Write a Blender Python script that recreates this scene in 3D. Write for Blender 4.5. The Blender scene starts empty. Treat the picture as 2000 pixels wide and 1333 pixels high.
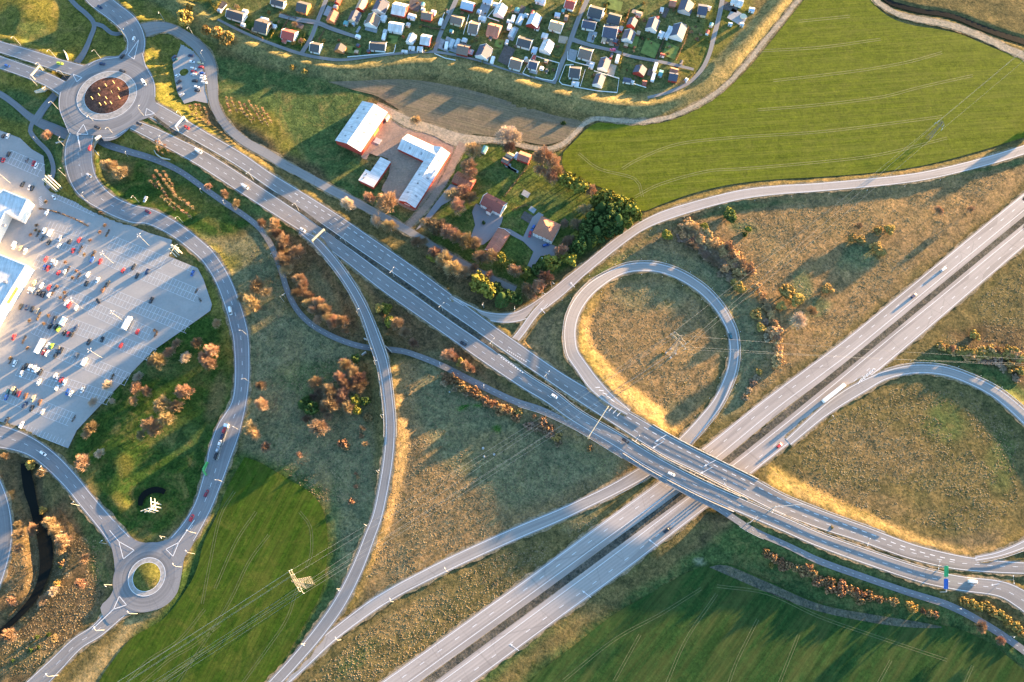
import bpy, bmesh, math, random
import numpy as np
from mathutils import Vector, Matrix
R = math.radians
random.seed(11); rng = np.random.default_rng(5)
sc = bpy.context.scene
COL = sc.collection
# ---------------------------------------------------------------- camera
H = 465.0; F = 1450.0; TILT = R(19.87)
CT, ST = math.cos(TILT), math.sin(TILT)
cd = bpy.data.cameras.new('camera'); cam = bpy.data.objects.new('camera', cd); COL.objects.link(cam)
cam.location = (0, 0, H); cam.rotation_euler = (TILT, 0, 0)
cd.sensor_width = 36.0; cd.lens = F / 2000 * 36; cd.clip_start = 1; cd.clip_end = 9000
sc.camera = cam
# ---------------------------------------------------------------- light
SUN_AZ = 36.5; SUN_EL = 4.6
w = bpy.data.worlds.new('World'); sc.world = w; w.use_nodes = True
nt = w.node_tree; bg = nt.nodes['Background']
sky = nt.nodes.new('ShaderNodeTexSky'); sky.sky_type = 'NISHITA'; sky.sun_disc = False
sky.sun_elevation = R(SUN_EL); sky.sun_rotation = R(90 - SUN_AZ)
sky.air_density = 1.0; sky.dust_density = 0.6; sky.ozone_density = 2.6
nt.links.new(sky.outputs[0], bg.inputs[0]); bg.inputs[1].default_value = 0.12
sd = bpy.data.lights.new('sun', 'SUN'); sun = bpy.data.objects.new('sun', sd); COL.objects.link(sun)
sd.energy = 5.0; sd.angle = R(0.9); sd.color = (1.0, 0.64, 0.3)
sdir = Vector((math.cos(R(SUN_AZ)) * math.cos(R(SUN_EL)), math.sin(R(SUN_AZ)) * math.cos(R(SUN_EL)), math.sin(R(SUN_EL))))
sun.rotation_euler = sdir.to_track_quat('Z', 'Y').to_euler(); sun.location = sdir * 900
sc.view_settings.view_transform = 'Standard'; sc.view_settings.look = 'None'
sc.view_settings.exposure = 3.45; sc.view_settings.gamma = 1
sc.view_settings.use_curve_mapping = False
sc.cycles.max_bounces = 4; sc.cycles.diffuse_bounces = 2
# ---------------------------------------------------------------- projection
def P(px, py, z=0.0):
    x = px - 1000.0; y = 666.5 - py
    D = F * CT - y * ST; s = (H - z) / D
    return (s * x, s * (y * CT + F * ST))
def IP(X, Y, Z=0.0):           # world -> photo pixel (numpy friendly)
    dz = Z - H
    yc = Y * CT + dz * ST; zc = -Y * ST + dz * CT
    return 1000 + F * X / (-zc), 666.5 - F * yc / (-zc)
def scale(px, py): return H / (F * CT - (666.5 - py) * ST)   # metres per pixel (horizontal)
def wdir(px, py, ang, L, z=0.0):
    a = R(ang); ux, uy = math.cos(a) * L / 2, math.sin(a) * L / 2
    p = P(px - ux, py - uy, z); q = P(px + ux, py + uy, z)
    return math.atan2(q[1] - p[1], q[0] - p[0]), math.hypot(q[0] - p[0], q[1] - p[1])
# ---------------------------------------------------------------- materials
MATS = {}
def nodes(name):
    m = bpy.data.materials.new(name); m.use_nodes = True
    t = m.node_tree; return m, t, t.nodes['Principled BSDF']
def N(t, ty, **k):
    n = t.nodes.new(ty)
    for a, b in k.items():
        if a.startswith('i_'): n.inputs[int(a[2:]) if a[2:].isdigit() else a[2:].replace('_', ' ')].default_value = b
        else: setattr(n, a, b)
    return n
def noise(t, vec, s, det=3, rough=.6, dist=0):
    n = N(t, 'ShaderNodeTexNoise'); n.inputs['Scale'].default_value = s; n.inputs['Detail'].default_value = det
    n.inputs['Roughness'].default_value = rough; n.inputs['Distortion'].default_value = dist
    if vec is not None: t.links.new(vec, n.inputs['Vector'])
    return n.outputs['Fac']
def ramp(t, fac, a, b, ca=(0, 0, 0, 1), cb=(1, 1, 1, 1)):
    r = N(t, 'ShaderNodeValToRGB'); e = r.color_ramp.elements
    e[0].position = a; e[0].color = ca; e[1].position = b; e[1].color = cb
    t.links.new(fac, r.inputs[0]); return r.outputs[0]
def mixc(t, fac, a, b, mode='MIX'):
    m = N(t, 'ShaderNodeMix', data_type='RGBA', blend_type=mode)
    for v, i in ((fac, 0), (a, 6), (b, 7)):
        if isinstance(v, (int, float)): m.inputs[i].default_value = v
        elif isinstance(v, tuple): m.inputs[i].default_value = v if len(v) == 4 else (*v, 1)
        else: t.links.new(v, m.inputs[i])
    return m.outputs[2]
def bump(t, b, h, st, d=1.0):
    n = N(t, 'ShaderNodeBump'); n.inputs['Strength'].default_value = st; n.inputs['Distance'].default_value = d
    t.links.new(h, n.inputs['Height']); t.links.new(n.outputs[0], b.inputs['Normal'])
def mat(name, col, rough=.7, var=.25, sc_=2.0, metal=0, spec=.3, bmp=0, obrand=0):
    if name in MATS: return MATS[name]
    m, t, b = nodes(name); g = N(t, 'ShaderNodeNewGeometry'); tc = N(t, 'ShaderNodeTexCoord')
    f = noise(t, tc.outputs['Object'], sc_, 4)
    lo = tuple(c * (1 - var) for c in col); hi = tuple(min(1, c * (1 + var)) for c in col)
    c = mixc(t, ramp(t, f, .3, .7), lo, hi)
    if obrand:
        oi = N(t, 'ShaderNodeObjectInfo')
        hs = N(t, 'ShaderNodeHueSaturation')
        mr = N(t, 'ShaderNodeMapRange'); mr.inputs[3].default_value = 1 - obrand; mr.inputs[4].default_value = 1 + obrand
        t.links.new(oi.outputs['Random'], mr.inputs[0]); t.links.new(mr.outputs[0], hs.inputs['Value'])
        mr2 = N(t, 'ShaderNodeMapRange'); mr2.inputs[3].default_value = .5 - obrand * .06; mr2.inputs[4].default_value = .5 + obrand * .06
        mlt = N(t, 'ShaderNodeMath', operation='FRACT'); m7 = N(t, 'ShaderNodeMath', operation='MULTIPLY'); m7.inputs[1].default_value = 7.3
        t.links.new(oi.outputs['Random'], m7.inputs[0]); t.links.new(m7.outputs[0], mlt.inputs[0]); t.links.new(mlt.outputs[0], mr2.inputs[0])
        t.links.new(mr2.outputs[0], hs.inputs['Hue']); t.links.new(c, hs.inputs['Color']); c = hs.outputs[0]
    t.links.new(c, b.inputs['Base Color'])
    b.inputs['Roughness'].default_value = rough; b.inputs['Metallic'].default_value = metal
    b.inputs['Specular IOR Level'].default_value = spec
    if bmp: bump(t, b, noise(t, tc.outputs['Object'], sc_ * 4, 4), bmp)
    MATS[name] = m; return m
def asphalt(name, col, track=.22):
    if name in MATS: return MATS[name]
    m, t, b = nodes(name); uv = N(t, 'ShaderNodeUVMap'); g = N(t, 'ShaderNodeNewGeometry')
    mp = N(t, 'ShaderNodeMapping'); mp.inputs['Scale'].default_value = (.9, .006, 1); t.links.new(uv.outputs[0], mp.inputs[0])
    streak = noise(t, mp.outputs[0], 1.0, 4, .7)
    big = noise(t, g.outputs['Position'], .03, 4); fine = noise(t, g.outputs['Position'], 1.3, 4, .8)
    # wheel tracks: two per 3.6 m lane
    sx = N(t, 'ShaderNodeSeparateXYZ'); t.links.new(uv.outputs[0], sx.inputs[0])
    a = N(t, 'ShaderNodeMath', operation='MULTIPLY'); a.inputs[1].default_value = 2 * math.pi / 1.8; t.links.new(sx.outputs[0], a.inputs[0])
    s = N(t, 'ShaderNodeMath', operation='COSINE'); t.links.new(a.outputs[0], s.inputs[0])
    mr = N(t, 'ShaderNodeMapRange'); mr.inputs[1].default_value = -1; t.links.new(s.outputs[0], mr.inputs[0])
    tw = N(t, 'ShaderNodeMath', operation='MULTIPLY'); t.links.new(mr.outputs[0], tw.inputs[0]); tw.inputs[1].default_value = track
    c = mixc(t, ramp(t, streak, .3, .72), tuple(x * .7 for x in col), tuple(x * 1.22 for x in col))
    c = mixc(t, tw.outputs[0], c, tuple(x * .45 for x in col))
    c = mixc(t, ramp(t, big, .35, .7), c, mixc(t, .35, c, tuple(x * 1.45 for x in col)))
    c = mixc(t, ramp(t, fine, .35, .75), c, mixc(t, .3, c, tuple(x * 1.5 for x in col)))
    br = N(t, 'ShaderNodeMapping'); br.inputs['Scale'].default_value = (.25, .03, 1); t.links.new(uv.outputs[0], br.inputs[0])
    vo = N(t, 'ShaderNodeTexVoronoi'); vo.inputs['Scale'].default_value = 1.0; t.links.new(br.outputs[0], vo.inputs['Vector'])
    sp = N(t, 'ShaderNodeSeparateColor'); t.links.new(vo.outputs['Color'], sp.inputs[0])
    c = mixc(t, ramp(t, sp.outputs[0], .86, .88), c, mixc(t, .35, c, tuple(x * .5 for x in col)))
    # transverse joints and long repair strips
    jm = N(t, 'ShaderNodeMapping'); jm.inputs['Scale'].default_value = (.03, .14, 1); t.links.new(uv.outputs[0], jm.inputs[0])
    v2 = N(t, 'ShaderNodeTexVoronoi'); v2.feature = 'DISTANCE_TO_EDGE'; v2.inputs['Scale'].default_value = .35; t.links.new(jm.outputs[0], v2.inputs['Vector'])
    c = mixc(t, ramp(t, v2.outputs['Distance'], .001, .005, (1, 1, 1, 1), (0, 0, 0, 1)), c, mixc(t, .35, c, tuple(x * .4 for x in col)))
    lm_ = N(t, 'ShaderNodeMapping'); lm_.inputs['Scale'].default_value = (.28, .008, 1); t.links.new(uv.outputs[0], lm_.inputs[0])
    v3 = N(t, 'ShaderNodeTexVoronoi'); v3.inputs['Scale'].default_value = 1.0; t.links.new(lm_.outputs[0], v3.inputs['Vector']); s3 = N(t, 'ShaderNodeSeparateColor'); t.links.new(v3.outputs['Color'], s3.inputs[0])
    c = mixc(t, ramp(t, s3.outputs[1], .55, .95), c, mixc(t, .45, c, tuple(x * .5 for x in col)))
    t.links.new(c, b.inputs['Base Color']); b.inputs['Roughness'].default_value = .82; b.inputs['Specular IOR Level'].default_value = .25
    MATS[name] = m; return m
def ground_mat(name, use_attr=True, col=(.2, .2, .1), streak=None, patch=.6, bs=.5, tan=(.42, .27, .11), tanf=.5, dark=(.05, .075, .02), gr=1.0):
    if name in MATS: return MATS[name]
    m, t, b = nodes(name); g = N(t, 'ShaderNodeNewGeometry'); pos = g.outputs['Position']
    if use_attr:
        at = N(t, 'ShaderNodeAttribute'); at.attribute_name = 'soil'; base = at.outputs['Color']
    else: base = mixc(t, 0.0, col, col)
    n1 = noise(t, pos, .022, 5, .65, .6); n2 = noise(t, pos, .16, 5, .75, .8); n3 = noise(t, pos, .62, 5, .85); n5 = noise(t, pos, .35, 3, .7, .4)
    n4 = noise(t, pos, .06, 6, .7, 1.2)
    c = mixc(t, ramp(t, n2, .38, .66), mixc(t, 1.0, base, (1 - .45 * gr, 1 - .38 * gr, 1 - .4 * gr), 'MULTIPLY'), mixc(t, 1.0, base, (1 + .45 * gr, 1 + .35 * gr, 1 + .2 * gr), 'MULTIPLY'))
    f1 = N(t, 'ShaderNodeMath', operation='MULTIPLY'); f1.inputs[1].default_value = tanf
    t.links.new(ramp(t, n4, .5, .66), f1.inputs[0]); c = mixc(t, f1.outputs[0], c, mixc(t, .6, base, tan))
    f2 = N(t, 'ShaderNodeMath', operation='MULTIPLY'); f2.inputs[1].default_value = patch
    t.links.new(ramp(t, n1, .52, .68), f2.inputs[0]); c = mixc(t, f2.outputs[0], c, mixc(t, .55, base, dark))
    c = mixc(t, ramp(t, n3, .38, .64), mixc(t, 1.0, c, (1 - .5 * gr, 1 - .44 * gr, 1 - .5 * gr), 'MULTIPLY'), mixc(t, 1.0, c, (1 + .6 * gr, 1 + .5 * gr, 1 + .35 * gr), 'MULTIPLY'))
    c = mixc(t, ramp(t, n5, .56, .7), c, mixc(t, 1.0, c, (1 - .5 * gr, 1 - .38 * gr, 1 - .5 * gr), 'MULTIPLY'))
    if streak:
        ang, sw, sf, sc1 = streak
        mp0 = N(t, 'ShaderNodeMapping'); mp0.inputs['Rotation'].default_value = (0, 0, -ang); t.links.new(pos, mp0.inputs[0])
        mp = N(t, 'ShaderNodeMapping'); mp.inputs['Scale'].default_value = (.012, sw, 1)
        t.links.new(mp0.outputs[0], mp.inputs[0]); ns = noise(t, mp.outputs[0], 1.0, 5, .65, .2)
        f3 = N(t, 'ShaderNodeMath', operation='MULTIPLY'); f3.inputs[1].default_value = sf
        t.links.new(ramp(t, ns, .42, .66), f3.inputs[0]); c = mixc(t, f3.outputs[0], c, sc1)
        mq = N(t, 'ShaderNodeMapping'); mq.inputs['Scale'].default_value = (.02, sw * 3.2, 1); t.links.new(mp0.outputs[0], mq.inputs[0]); nq = noise(t, mq.outputs[0], 1.0, 3, .7, .1)
        c = mixc(t, ramp(t, nq, .35, .68), mixc(t, 1.0, c, (.74, .78, .74), 'MULTIPLY'), mixc(t, 1.0, c, (1.22, 1.2, 1.15), 'MULTIPLY'))
    t.links.new(c, b.inputs['Base Color']); b.inputs['Roughness'].default_value = .95; b.inputs['Specular IOR Level'].default_value = .05
    bm = N(t, 'ShaderNodeMath', operation='ADD'); t.links.new(n3, bm.inputs[0]); t.links.new(n5, bm.inputs[1])
    bump(t, b, bm.outputs[0], bs * .8, .3)
    MATS[name] = m; return m
# ---------------------------------------------------------------- mesh helpers
class MB:
    def __init__(s): s.v = []; s.f = []; s.uv = []; s.mi = []
    def quad(s, a, b, c, d, uv=None, mi=0):
        i = len(s.v); s.v += [a, b, c, d]; s.f.append((i, i + 1, i + 2, i + 3)); s.uv += uv or [(0, 0)] * 4; s.mi.append(mi)
    def tri(s, a, b, c, mi=0):
        i = len(s.v); s.v += [a, b, c]; s.f.append((i, i + 1, i + 2)); s.uv += [(0, 0)] * 3; s.mi.append(mi)
    def poly(s, vs, mi=0):
        i = len(s.v); s.v += list(vs); s.f.append(tuple(range(i, i + len(vs)))); s.uv += [(0, 0)] * len(vs); s.mi.append(mi)
    def box(s, x0, x1, y0, y1, z0, z1, mi=0, tx=0, ty=0):
        p = [(x0, y0, z0), (x1, y0, z0), (x1, y1, z0), (x0, y1, z0),
             (x0 + tx, y0 + ty, z1), (x1 - tx, y0 + ty, z1), (x1 - tx, y1 - ty, z1), (x0 + tx, y1 - ty, z1)]
        for q in ((3, 2, 1, 0), (4, 5, 6, 7), (0, 1, 5, 4), (1, 2, 6, 5), (2, 3, 7, 6), (3, 0, 4, 7)): s.quad(*[p[k] for k in q], mi=mi)
    def prism(s, pts, z0, z1, mi=0):
        s.poly([(x, y, z1) for x, y in pts], mi); s.poly([(x, y, z0) for x, y in pts[::-1]], mi)
        for k in range(len(pts)):
            a, b = pts[k], pts[(k + 1) % len(pts)]; s.quad((a[0], a[1], z0), (b[0], b[1], z0), (b[0], b[1], z1), (a[0], a[1], z1), mi=mi)
    def tube(s, pts, rad, n=6, mi=0):
        rings = []
        for k, p in enumerate(pts):
            p = Vector(p); r = rad[k] if isinstance(rad, (list, tuple)) else rad
            d = (Vector(pts[min(k + 1, len(pts) - 1)]) - Vector(pts[max(k - 1, 0)])).normalized()
            a = d.cross(Vector((0, 0, 1)) if abs(d.z) < .9 else Vector((1, 0, 0))).normalized(); b = d.cross(a)
            rings.append([tuple(p + a * math.cos(2 * math.pi * j / n) * r + b * math.sin(2 * math.pi * j / n) * r) for j in range(n)])
        for k in range(len(rings) - 1):
            for j in range(n): s.quad(rings[k][j], rings[k][(j + 1) % n], rings[k + 1][(j + 1) % n], rings[k + 1][j], mi=mi)
        s.poly(rings[0][::-1], mi); s.poly(rings[-1], mi)
    def bar(s, a, b, t, mi=0): s.tube([a, b], t, 4, mi)
    def mesh(s, name, mats, smooth=False):
        me = bpy.data.meshes.new(name); me.from_pydata(s.v, [], s.f)
        if any(u != (0, 0) for u in s.uv[:8]) or s.uv and s.uv[0] != (0, 0):
            l = me.uv_layers.new(name='UVMap'); l.data.foreach_set('uv', [c for u in s.uv for c in u])
        for m in (mats if isinstance(mats, list) else [mats]): me.materials.append(m)
        if any(s.mi): me.polygons.foreach_set('material_index', s.mi)
        if smooth: me.polygons.foreach_set('use_smooth', [True] * len(me.polygons))
        me.update(); return me
    def build(s, name, mats, parent=None, smooth=False):
        return link(name, s.mesh(name, mats, smooth), parent)
def link(name, me, parent=None, loc=None):
    o = bpy.data.objects.new(name, me); COL.objects.link(o)
    if parent: o.parent = parent
    if loc: o.location = loc
    return o
def tag(o, label=None, cat=None, group=None, kind=None):
    if label: o['label'] = label
    if cat: o['category'] = cat
    if group: o['group'] = group
    if kind: o['kind'] = kind
    return o
def empty(name, loc, rz=0):
    o = bpy.data.objects.new(name, None); COL.objects.link(o); o.location = loc; o.rotation_euler = (0, 0, rz); o.empty_display_size = 1; return o
def copy_tree(o, parent=None):
    c = o.copy(); COL.objects.link(c); c.parent = parent
    for ch in o.children: copy_tree(ch, c)
    return c
ORD = 'first second third fourth fifth sixth seventh eighth ninth tenth eleventh twelfth'.split()
def nth(i):
    if i < 12: return ORD[i]
    k = i + 1; return f"{k}{'th' if 10 < k % 100 < 14 else {1: 'st', 2: 'nd', 3: 'rd'}.get(k % 10, 'th')}"
def catmull(pts, step=7.0):
    p = [np.array(q, float) for q in pts]; p = [2 * p[0] - p[1]] + p + [2 * p[-1] - p[-2]]; out = []
    for i in range(1, len(p) - 2):
        n = max(2, int(np.hypot(*(p[i + 1] - p[i])[:2]) / step))
        for k in range(n):
            t = k / n
            out.append(.5 * (2 * p[i] + (p[i + 1] - p[i - 1]) * t + (2 * p[i - 1] - 5 * p[i] + 4 * p[i + 1] - p[i + 2]) * t * t + (3 * p[i] - p[i - 1] - 3 * p[i + 1] + p[i + 2]) * t ** 3))
    out.append(p[-2]); return np.array(out)
# ================================================================ ROADS
# points: (photo px x, px y, width in px, height above ground m)
def zfill(pts, z):           # z: constant or list of (x, z) knots over px x
    if isinstance(z, (int, float)): return [(*p[:3], z) for p in pts]
    xs = [k[0] for k in z]; zs = [k[1] for k in z]; return [(*p[:3], float(np.interp(p[0], xs, zs))) for p in pts]
def zidx(pts, zs):           # z per point list
    return [(*p[:3], z) for p, z in zip(pts, zs)]
ZN = [(285, 4.5), (345, 4.0), (465, 2.0), (600, 1.2), (900, 1.2), (1000, 2), (1100, 4.2), (1200, 6.6), (1290, 7.6), (1420, 7.6), (1520, 6.4), (1640, 4.2), (1780, 2.2), (1900, 1.2), (2060, 1)]
ROADS = {}
ROADS['motorway'] = dict(p=zfill([(2750,-220,36),(2300,130,36),(2040,368,36),(2000,400,36),(1840,531,37),(1675,667,38),(1600,724,39),(1500,799,40),(1389,889,42),(1290,964,42),(1175,1047,42),(1050,1139,42),(925,1229,43),(800,1319,44),(740,1362,44),(500,1540,44),(-200,2060,44)], .05), m='pale',
    L=[('L', 3.4, 0, 0, .3), ('R', 1.1, 0, 0, .3), ('R', 5.0, 3, 9, .28)], k=1)
ROADS['motorway_2'] = dict(p=zfill([(2760,-125,35),(2300,225,35),(2040,428,35),(2000,460,36),(1840,594,40),(1750,669,43),(1600,793,44),(1500,873,44),(1440,920,44),(1340,995,46),(1200,1102,47),(1050,1212,46),(925,1304,47),(850,1358,47),(780,1408,47),(560,1570,46),(-140,2090,46)], .05), m='pale',
    L=[('R', 2.6, 0, 0, .3), ('L', 1.0, 0, 0, .3), ('L', 5.0, 3, 9, .28)], k=1)
ROADS['dual_carriageway'] = dict(p=zfill([(285,208,34),(345,240,30),(400,272,27),(465,310,27),(520,348,27),(575,384,31),(650,433,34),(712,476,35),(800,536,34),(875,590,32),(950,644,30),(1012,688,30),(1075,731,29),(1118,759,31),(1200,809,36),(1300,870,40),(1375,908,38),(1463,952,39),(1525,984,37),(1600,1014,36),(1687,1044,33),(1775,1076,31),(1850,1095,30),(1912,1104,27),(2000,1110,24),(2150,1112,24)], ZN), m='mid',
    L=[('L', .6, 0, 0, .28), ('R', .6, 0, 0, .28), ('R', 4.3, 3, 4.5, .25), ('L', 3.6, 3, 3, .4, 1180, 1860), ('L', 3.8, 3, 3, .4, 560, 880)], emb=1, nb=(1262, 1470))
ROADS['dual_carriageway_2'] = dict(p=zfill([(258,243,20),(300,262,25),(350,287,28),(400,314,31),(475,362,32),(550,411,31),(595,440,30),(665,488,27),(750,553,30),(800,588,31),(875,641,30),(950,693,32),(1025,745,29),(1075,776,28),(1125,813,26),(1200,857,27),(1275,904,28),(1350,944,28),(1400,968,28),(1467,997,28),(1530,1024,28),(1600,1055,28),(1700,1091,29),(1800,1124,30),(1875,1140,30),(1950,1150,32),(1990,1168,36),(2030,1200,40),(2060,1260,40)], ZN), m='mid',
    L=[('L', .5, 0, 0, .28), ('R', .7, 0, 0, .28), ('C', 0, 3, 4.5, .25)], emb=1, nb=(1225, 1440))
ROADS['loop_slip_road'] = dict(p=zidx([(1228,806,14),(1190,779,22),(1160,750,27),(1135,716,26),(1118,690,26),(1113,660,25),(1115,630,25),(1126,600,25),(1146,572,24),(1171,551,22),(1200,534,19),(1232,523,19),(1275,522,19),(1312,531,19),(1348,549,19),(1381,574,19),(1408,606,19),(1428,643,19),(1433,668,20),(1434,694,20),(1427,731,21),(1405,781,22),(1376,820,24),(1338,862,26),(1297,898,26),(1250,927,26),(1200,955,24),(1145,982,24),(1087,1009,25),(1020,1037,26),(950,1068,26),(875,1103,26),(800,1141,25),(762,1162,25),(725,1185,25),(675,1222,24),(640,1250,24),(600,1288,24),(560,1325,24),(500,1382,24)],
    [7.0,6.5,6.1,5.5,5.1,4.4,3.8,3.2,2.6,2.1,1.6,1.2,1,.8,.7,.6,.5,.4,.3,.2,.1]+[.09]*19), m='slip', L=[('L', .9, 0, 0, .3), ('R', .9, 0, 0, .3)], emb=1)
ROADS['curved_slip_road'] = dict(p=zidx([(585,452,8),(600,461,14),(618,474,18),(651,511,18),(683,556,18),(709,603,19),(731,660,22),(748,713,22),(758,780,21),(762,841,21),(756,911,22),(739,1000,22),(722,1048,24),(697,1112,26),(663,1178,27),(622,1236,26),(575,1292,24),(540,1330,24),(490,1382,22)],
    [1.2,1.2,1.5,2.6,3.8,4.6,5,5,4.4,3.6,2.8,1.8,1.4,1,.7,.4,.2,.14,.12]), m='mid', L=[('L', .9, 0, 0, .28), ('R', 1.1, 0, 0, .28)], emb=1, nb2=((735, 681), 16))
ROADS['long_slip_road'] = dict(p=zfill([(880,580,6),(915,600,10),(940,614,14),(970,621,18),(1005,620,20),(1040,606,24),(1080,578,24),(1110,553,23),(1137,530,20),(1200,479,19),(1250,444,18),(1300,421,20),(1375,398,19),(1450,380,19),(1525,371,18),(1600,366,17),(1740,353,17),(1820,341,17),(1912,319,17),(2000,293,18),(2120,250,18)], 1.25), m='pale', L=[('L', .6, 0, 0, .28), ('R', .6, 0, 0, .28)], emb=1)
ROADS['junction_road'] = dict(p=zfill([(992,678,14),(1006,664,14),(1022,644,14),(1042,616,14),(1066,590,14)], 1.3), m='pale', L=[('L', .5, 0, 0, .25), ('R', .5, 0, 0, .25)], emb=1)
ROADS['loop_slip_road_2'] = dict(p=zidx([(1540,864,18),(1600,812,22),(1640,782,26),(1680,758,26),(1730,733,20),(1788,721,20),(1845,725,20),(1897,743,20),(1948,770,22),(2000,814,24),(2040,860,24),(2070,920,24),(2070,990,24),(2040,1040,24),(2000,1064,18),(1950,1083,14),(1905,1092,12)], [.09]*5+[.3,.6,.9,1.2,1.4,1.6,1.6,1.6,1.5,1.4,1.3,1.2]), m='slip', L=[('L', 1, 0, 0, .3), ('R', 1, 0, 0, .3)], emb=1)
ROADS['curving_avenue'] = dict(p=zfill([(163,255,44),(153,292,54),(156,330,55),(172,366,50),(212,398,38),(258,418,36),(294,424,32),(344,450,30),(390,486,30),(411,508,30),(435,547,31),(454,596,32),(465,634,33),(471,666,32),(473,735,30),(466,790,31),(446,840,48),(430,885,48),(420,922,42),(398,985,36),(374,1030,38),(345,1070,46),(318,1100,54)], 0), m='dark',
    L=[('L', .8, 0, 0, .25), ('R', .8, 0, 0, .25), ('C', 0, 3, 6, .25)], emb=1, zl=[4.5,3.8,2.8,1.8,1,.6]+[.5]*17)
ROADS['field_road'] = dict(p=zfill([(265,1150,56),(225,1197,36),(190,1232,28),(150,1258,27),(110,1298,30),(72,1335,33),(-40,1440,33)], .45), m='mid', L=[('L', .6, 0, 0, .25), ('R', .6, 0, 0, .25), ('C', 0, 3, 6, .2)], emb=1)
ROADS['store_road'] = dict(p=zfill([(-140,850,46),(-40,848,46),(0,853,46),(40,864,40),(72,880,36),(106,907,36),(141,944,34),(170,980,34),(208,1025,36),(238,1062,44),(268,1098,56)], .5), m='dark', L=[('L', .8, 0, 0, .25), ('R', .8, 0, 0, .25), ('C', 0, 3, 6, .2)], emb=1)
ROADS['edge_road'] = dict(p=zfill([(-90,860,34),(-30,920,34),(-2,975,34),(8,1040,34),(-2,1100,34),(-30,1165,34),(-110,1250,34)], .3), m='dark', L=[('L', .8, 0, 0, .25), ('R', .8, 0, 0, .25)], emb=1)
ROADS['west_carriageway'] = dict(p=zidx([(-220,40,24),(-40,80,24),(0,92,22),(60,110,24),(110,126,24),(165,142,26)], [1,2.5,3,4,4.3,4.5]), m='dark', L=[('L', .5, 0, 0, .25), ('R', .5, 0, 0, .25), ('C', 0, 3, 6, .2)], emb=1)
ROADS['west_carriageway_2'] = dict(p=zidx([(-220,62,24),(-40,110,24),(0,122,24),(62,144,24),(100,160,26),(140,184,32)], [1,2.5,3,4,4.3,4.5]), m='dark', L=[('L', .5, 0, 0, .25), ('R', .5, 0, 0, .25), ('C', 0, 3, 6, .2)], emb=1)
ROADS['north_road'] = dict(p=zidx([(90,-70,38),(165,-25,38),(192,0,37),(225,25,36),(253,50,38),(266,80,36),(261,110,36),(248,138,44)], [1,2,2.5,3,3.5,4,4.3,4.5]), m='dark', L=[('L', .6, 0, 0, .25), ('R', .6, 0, 0, .25), ('C', 0, 3, 6, .2)], emb=1)
ROADS['farm_road'] = dict(p=zidx([(266,66,26),(290,57,26),(325,54,19),(360,70,20),(388,92,22),(408,122,24),(414,160,22),(418,200,18),(430,228,17),(448,252,17),(480,278,17),(520,300,17),(555,322,17),(590,340,16),(650,373,16),(700,398,15),(750,425,14),(790,447,14),(837,475,12),(875,498,11),(925,525,11),(975,551,11),(1007,566,12)], [3.6,3.2,2,1,.4]+[.1]*18), m='lane', L=[], emb=1)
ROADS['farm_drive'] = dict(p=zfill([(790,450,12),(825,412,13),(850,380,13),(872,345,14),(888,312,14),(905,280,18)], .07), m='gravel', L=[])
ROADS['field_track'] = dict(p=zfill([(735,205,8),(765,222,16),(800,240,20),(850,256,20),(890,272,26),(925,272,14),(975,275,9),(1025,286,8),(1062,291,8),(1095,284,8),(1120,263,8),(1142,242,8),(1165,232,8),(1200,235,8),(1250,238,8),(1300,231,8),(1340,216,8),(1387,190,8),(1425,160,8),(1462,120,8),(1500,72,8),(1532,35,8),(1560,0,8),(1620,-70,8)], .06), m='track', L=[])
ROADS['stream_track'] = dict(p=zfill([(1680,-50,9),(1707,-4,9),(1730,15,9),(1760,30,10),(1800,39,11),(1837,45,11),(1875,55,12),(1912,70,12),(1950,87,12),(1975,99,13),(2010,116,13),(2100,190,13)], .08), m='track', L=[])
ROADS['cycle_path'] = dict(p=zidx([(182,262,16),(205,281,14),(250,296,13),(300,311,12),(350,334,11),(400,369,11),(440,397,11),(478,422,11),(507,446,11),(527,475,11),(540,504,11),(551,535,11),(562,570,11),(580,605,11),(607,633,11),(640,653,11),(672,667,11),(705,677,11),(735,681,11),(770,684,11),(800,690,11),(860,713,12),(925,746,13),(1000,782,13),(1060,802,12),(1125,834,10),(1200,879,10),(1275,925,11),(1350,966,12),(1400,991,13),(1467,1034,12),(1540,1067,12),(1600,1096,13),(1680,1125,13),(1770,1156,13),(1856,1184,14),(1931,1224,14),(2000,1271,14),(2090,1340,14)],
    [.08]*23+[1.6,3.2,5.0,6.8,7.6,7.6,7.4,6.4,4.8,3.6,2,1,.3,.15,.1,.1]), m='path', L=[('C', 0, 1.5, 3, .12)], emb=1, nb=(1225, 1440), noshoulder=1)
ROADS['footpath'] = dict(p=zfill([(-60,155,12),(0,184,12),(30,205,12),(55,226,14),(80,241,18),(112,255,20),(142,269,20),(175,285,18)], .07), m='path', L=[], noshoulder=1)
ROADS['footpath_2'] = dict(p=zfill([(68,238,16),(88,208,14),(106,187,14),(130,150,14),(152,120,13),(164,103,11),(176,75,9),(184,48,9),(168,27,9),(150,12,9),(128,-12,9)], .09), m='path', L=[], noshoulder=1)
ROADS['footpath_3'] = dict(p=zfill([(64,238,8),(59,256,9),(72,275,9),(94,298,9),(104,325,9),(102,345,9),(92,368,9)], .11), m='path', L=[], noshoulder=1)
ROADS['footpath_4'] = dict(p=zfill([(185,47,8),(200,51,8),(218,65,8),(234,66,7),(246,60,7)], .12), m='path', L=[], noshoulder=1)
ROADS['allotment_lane'] = dict(p=zfill([(895,-15,9),(891,0,9),(875,34,8),(860,67,8),(849,101,8)], .08), m='lane', L=[], noshoulder=1)
ROADS['allotment_lane_2'] = dict(p=zfill([(1151,-15,9),(1147,0,9),(1132,32,9),(1117,72,9),(1102,112,9),(1082,162,8)], .08), m='lane', L=[], noshoulder=1)
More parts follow.
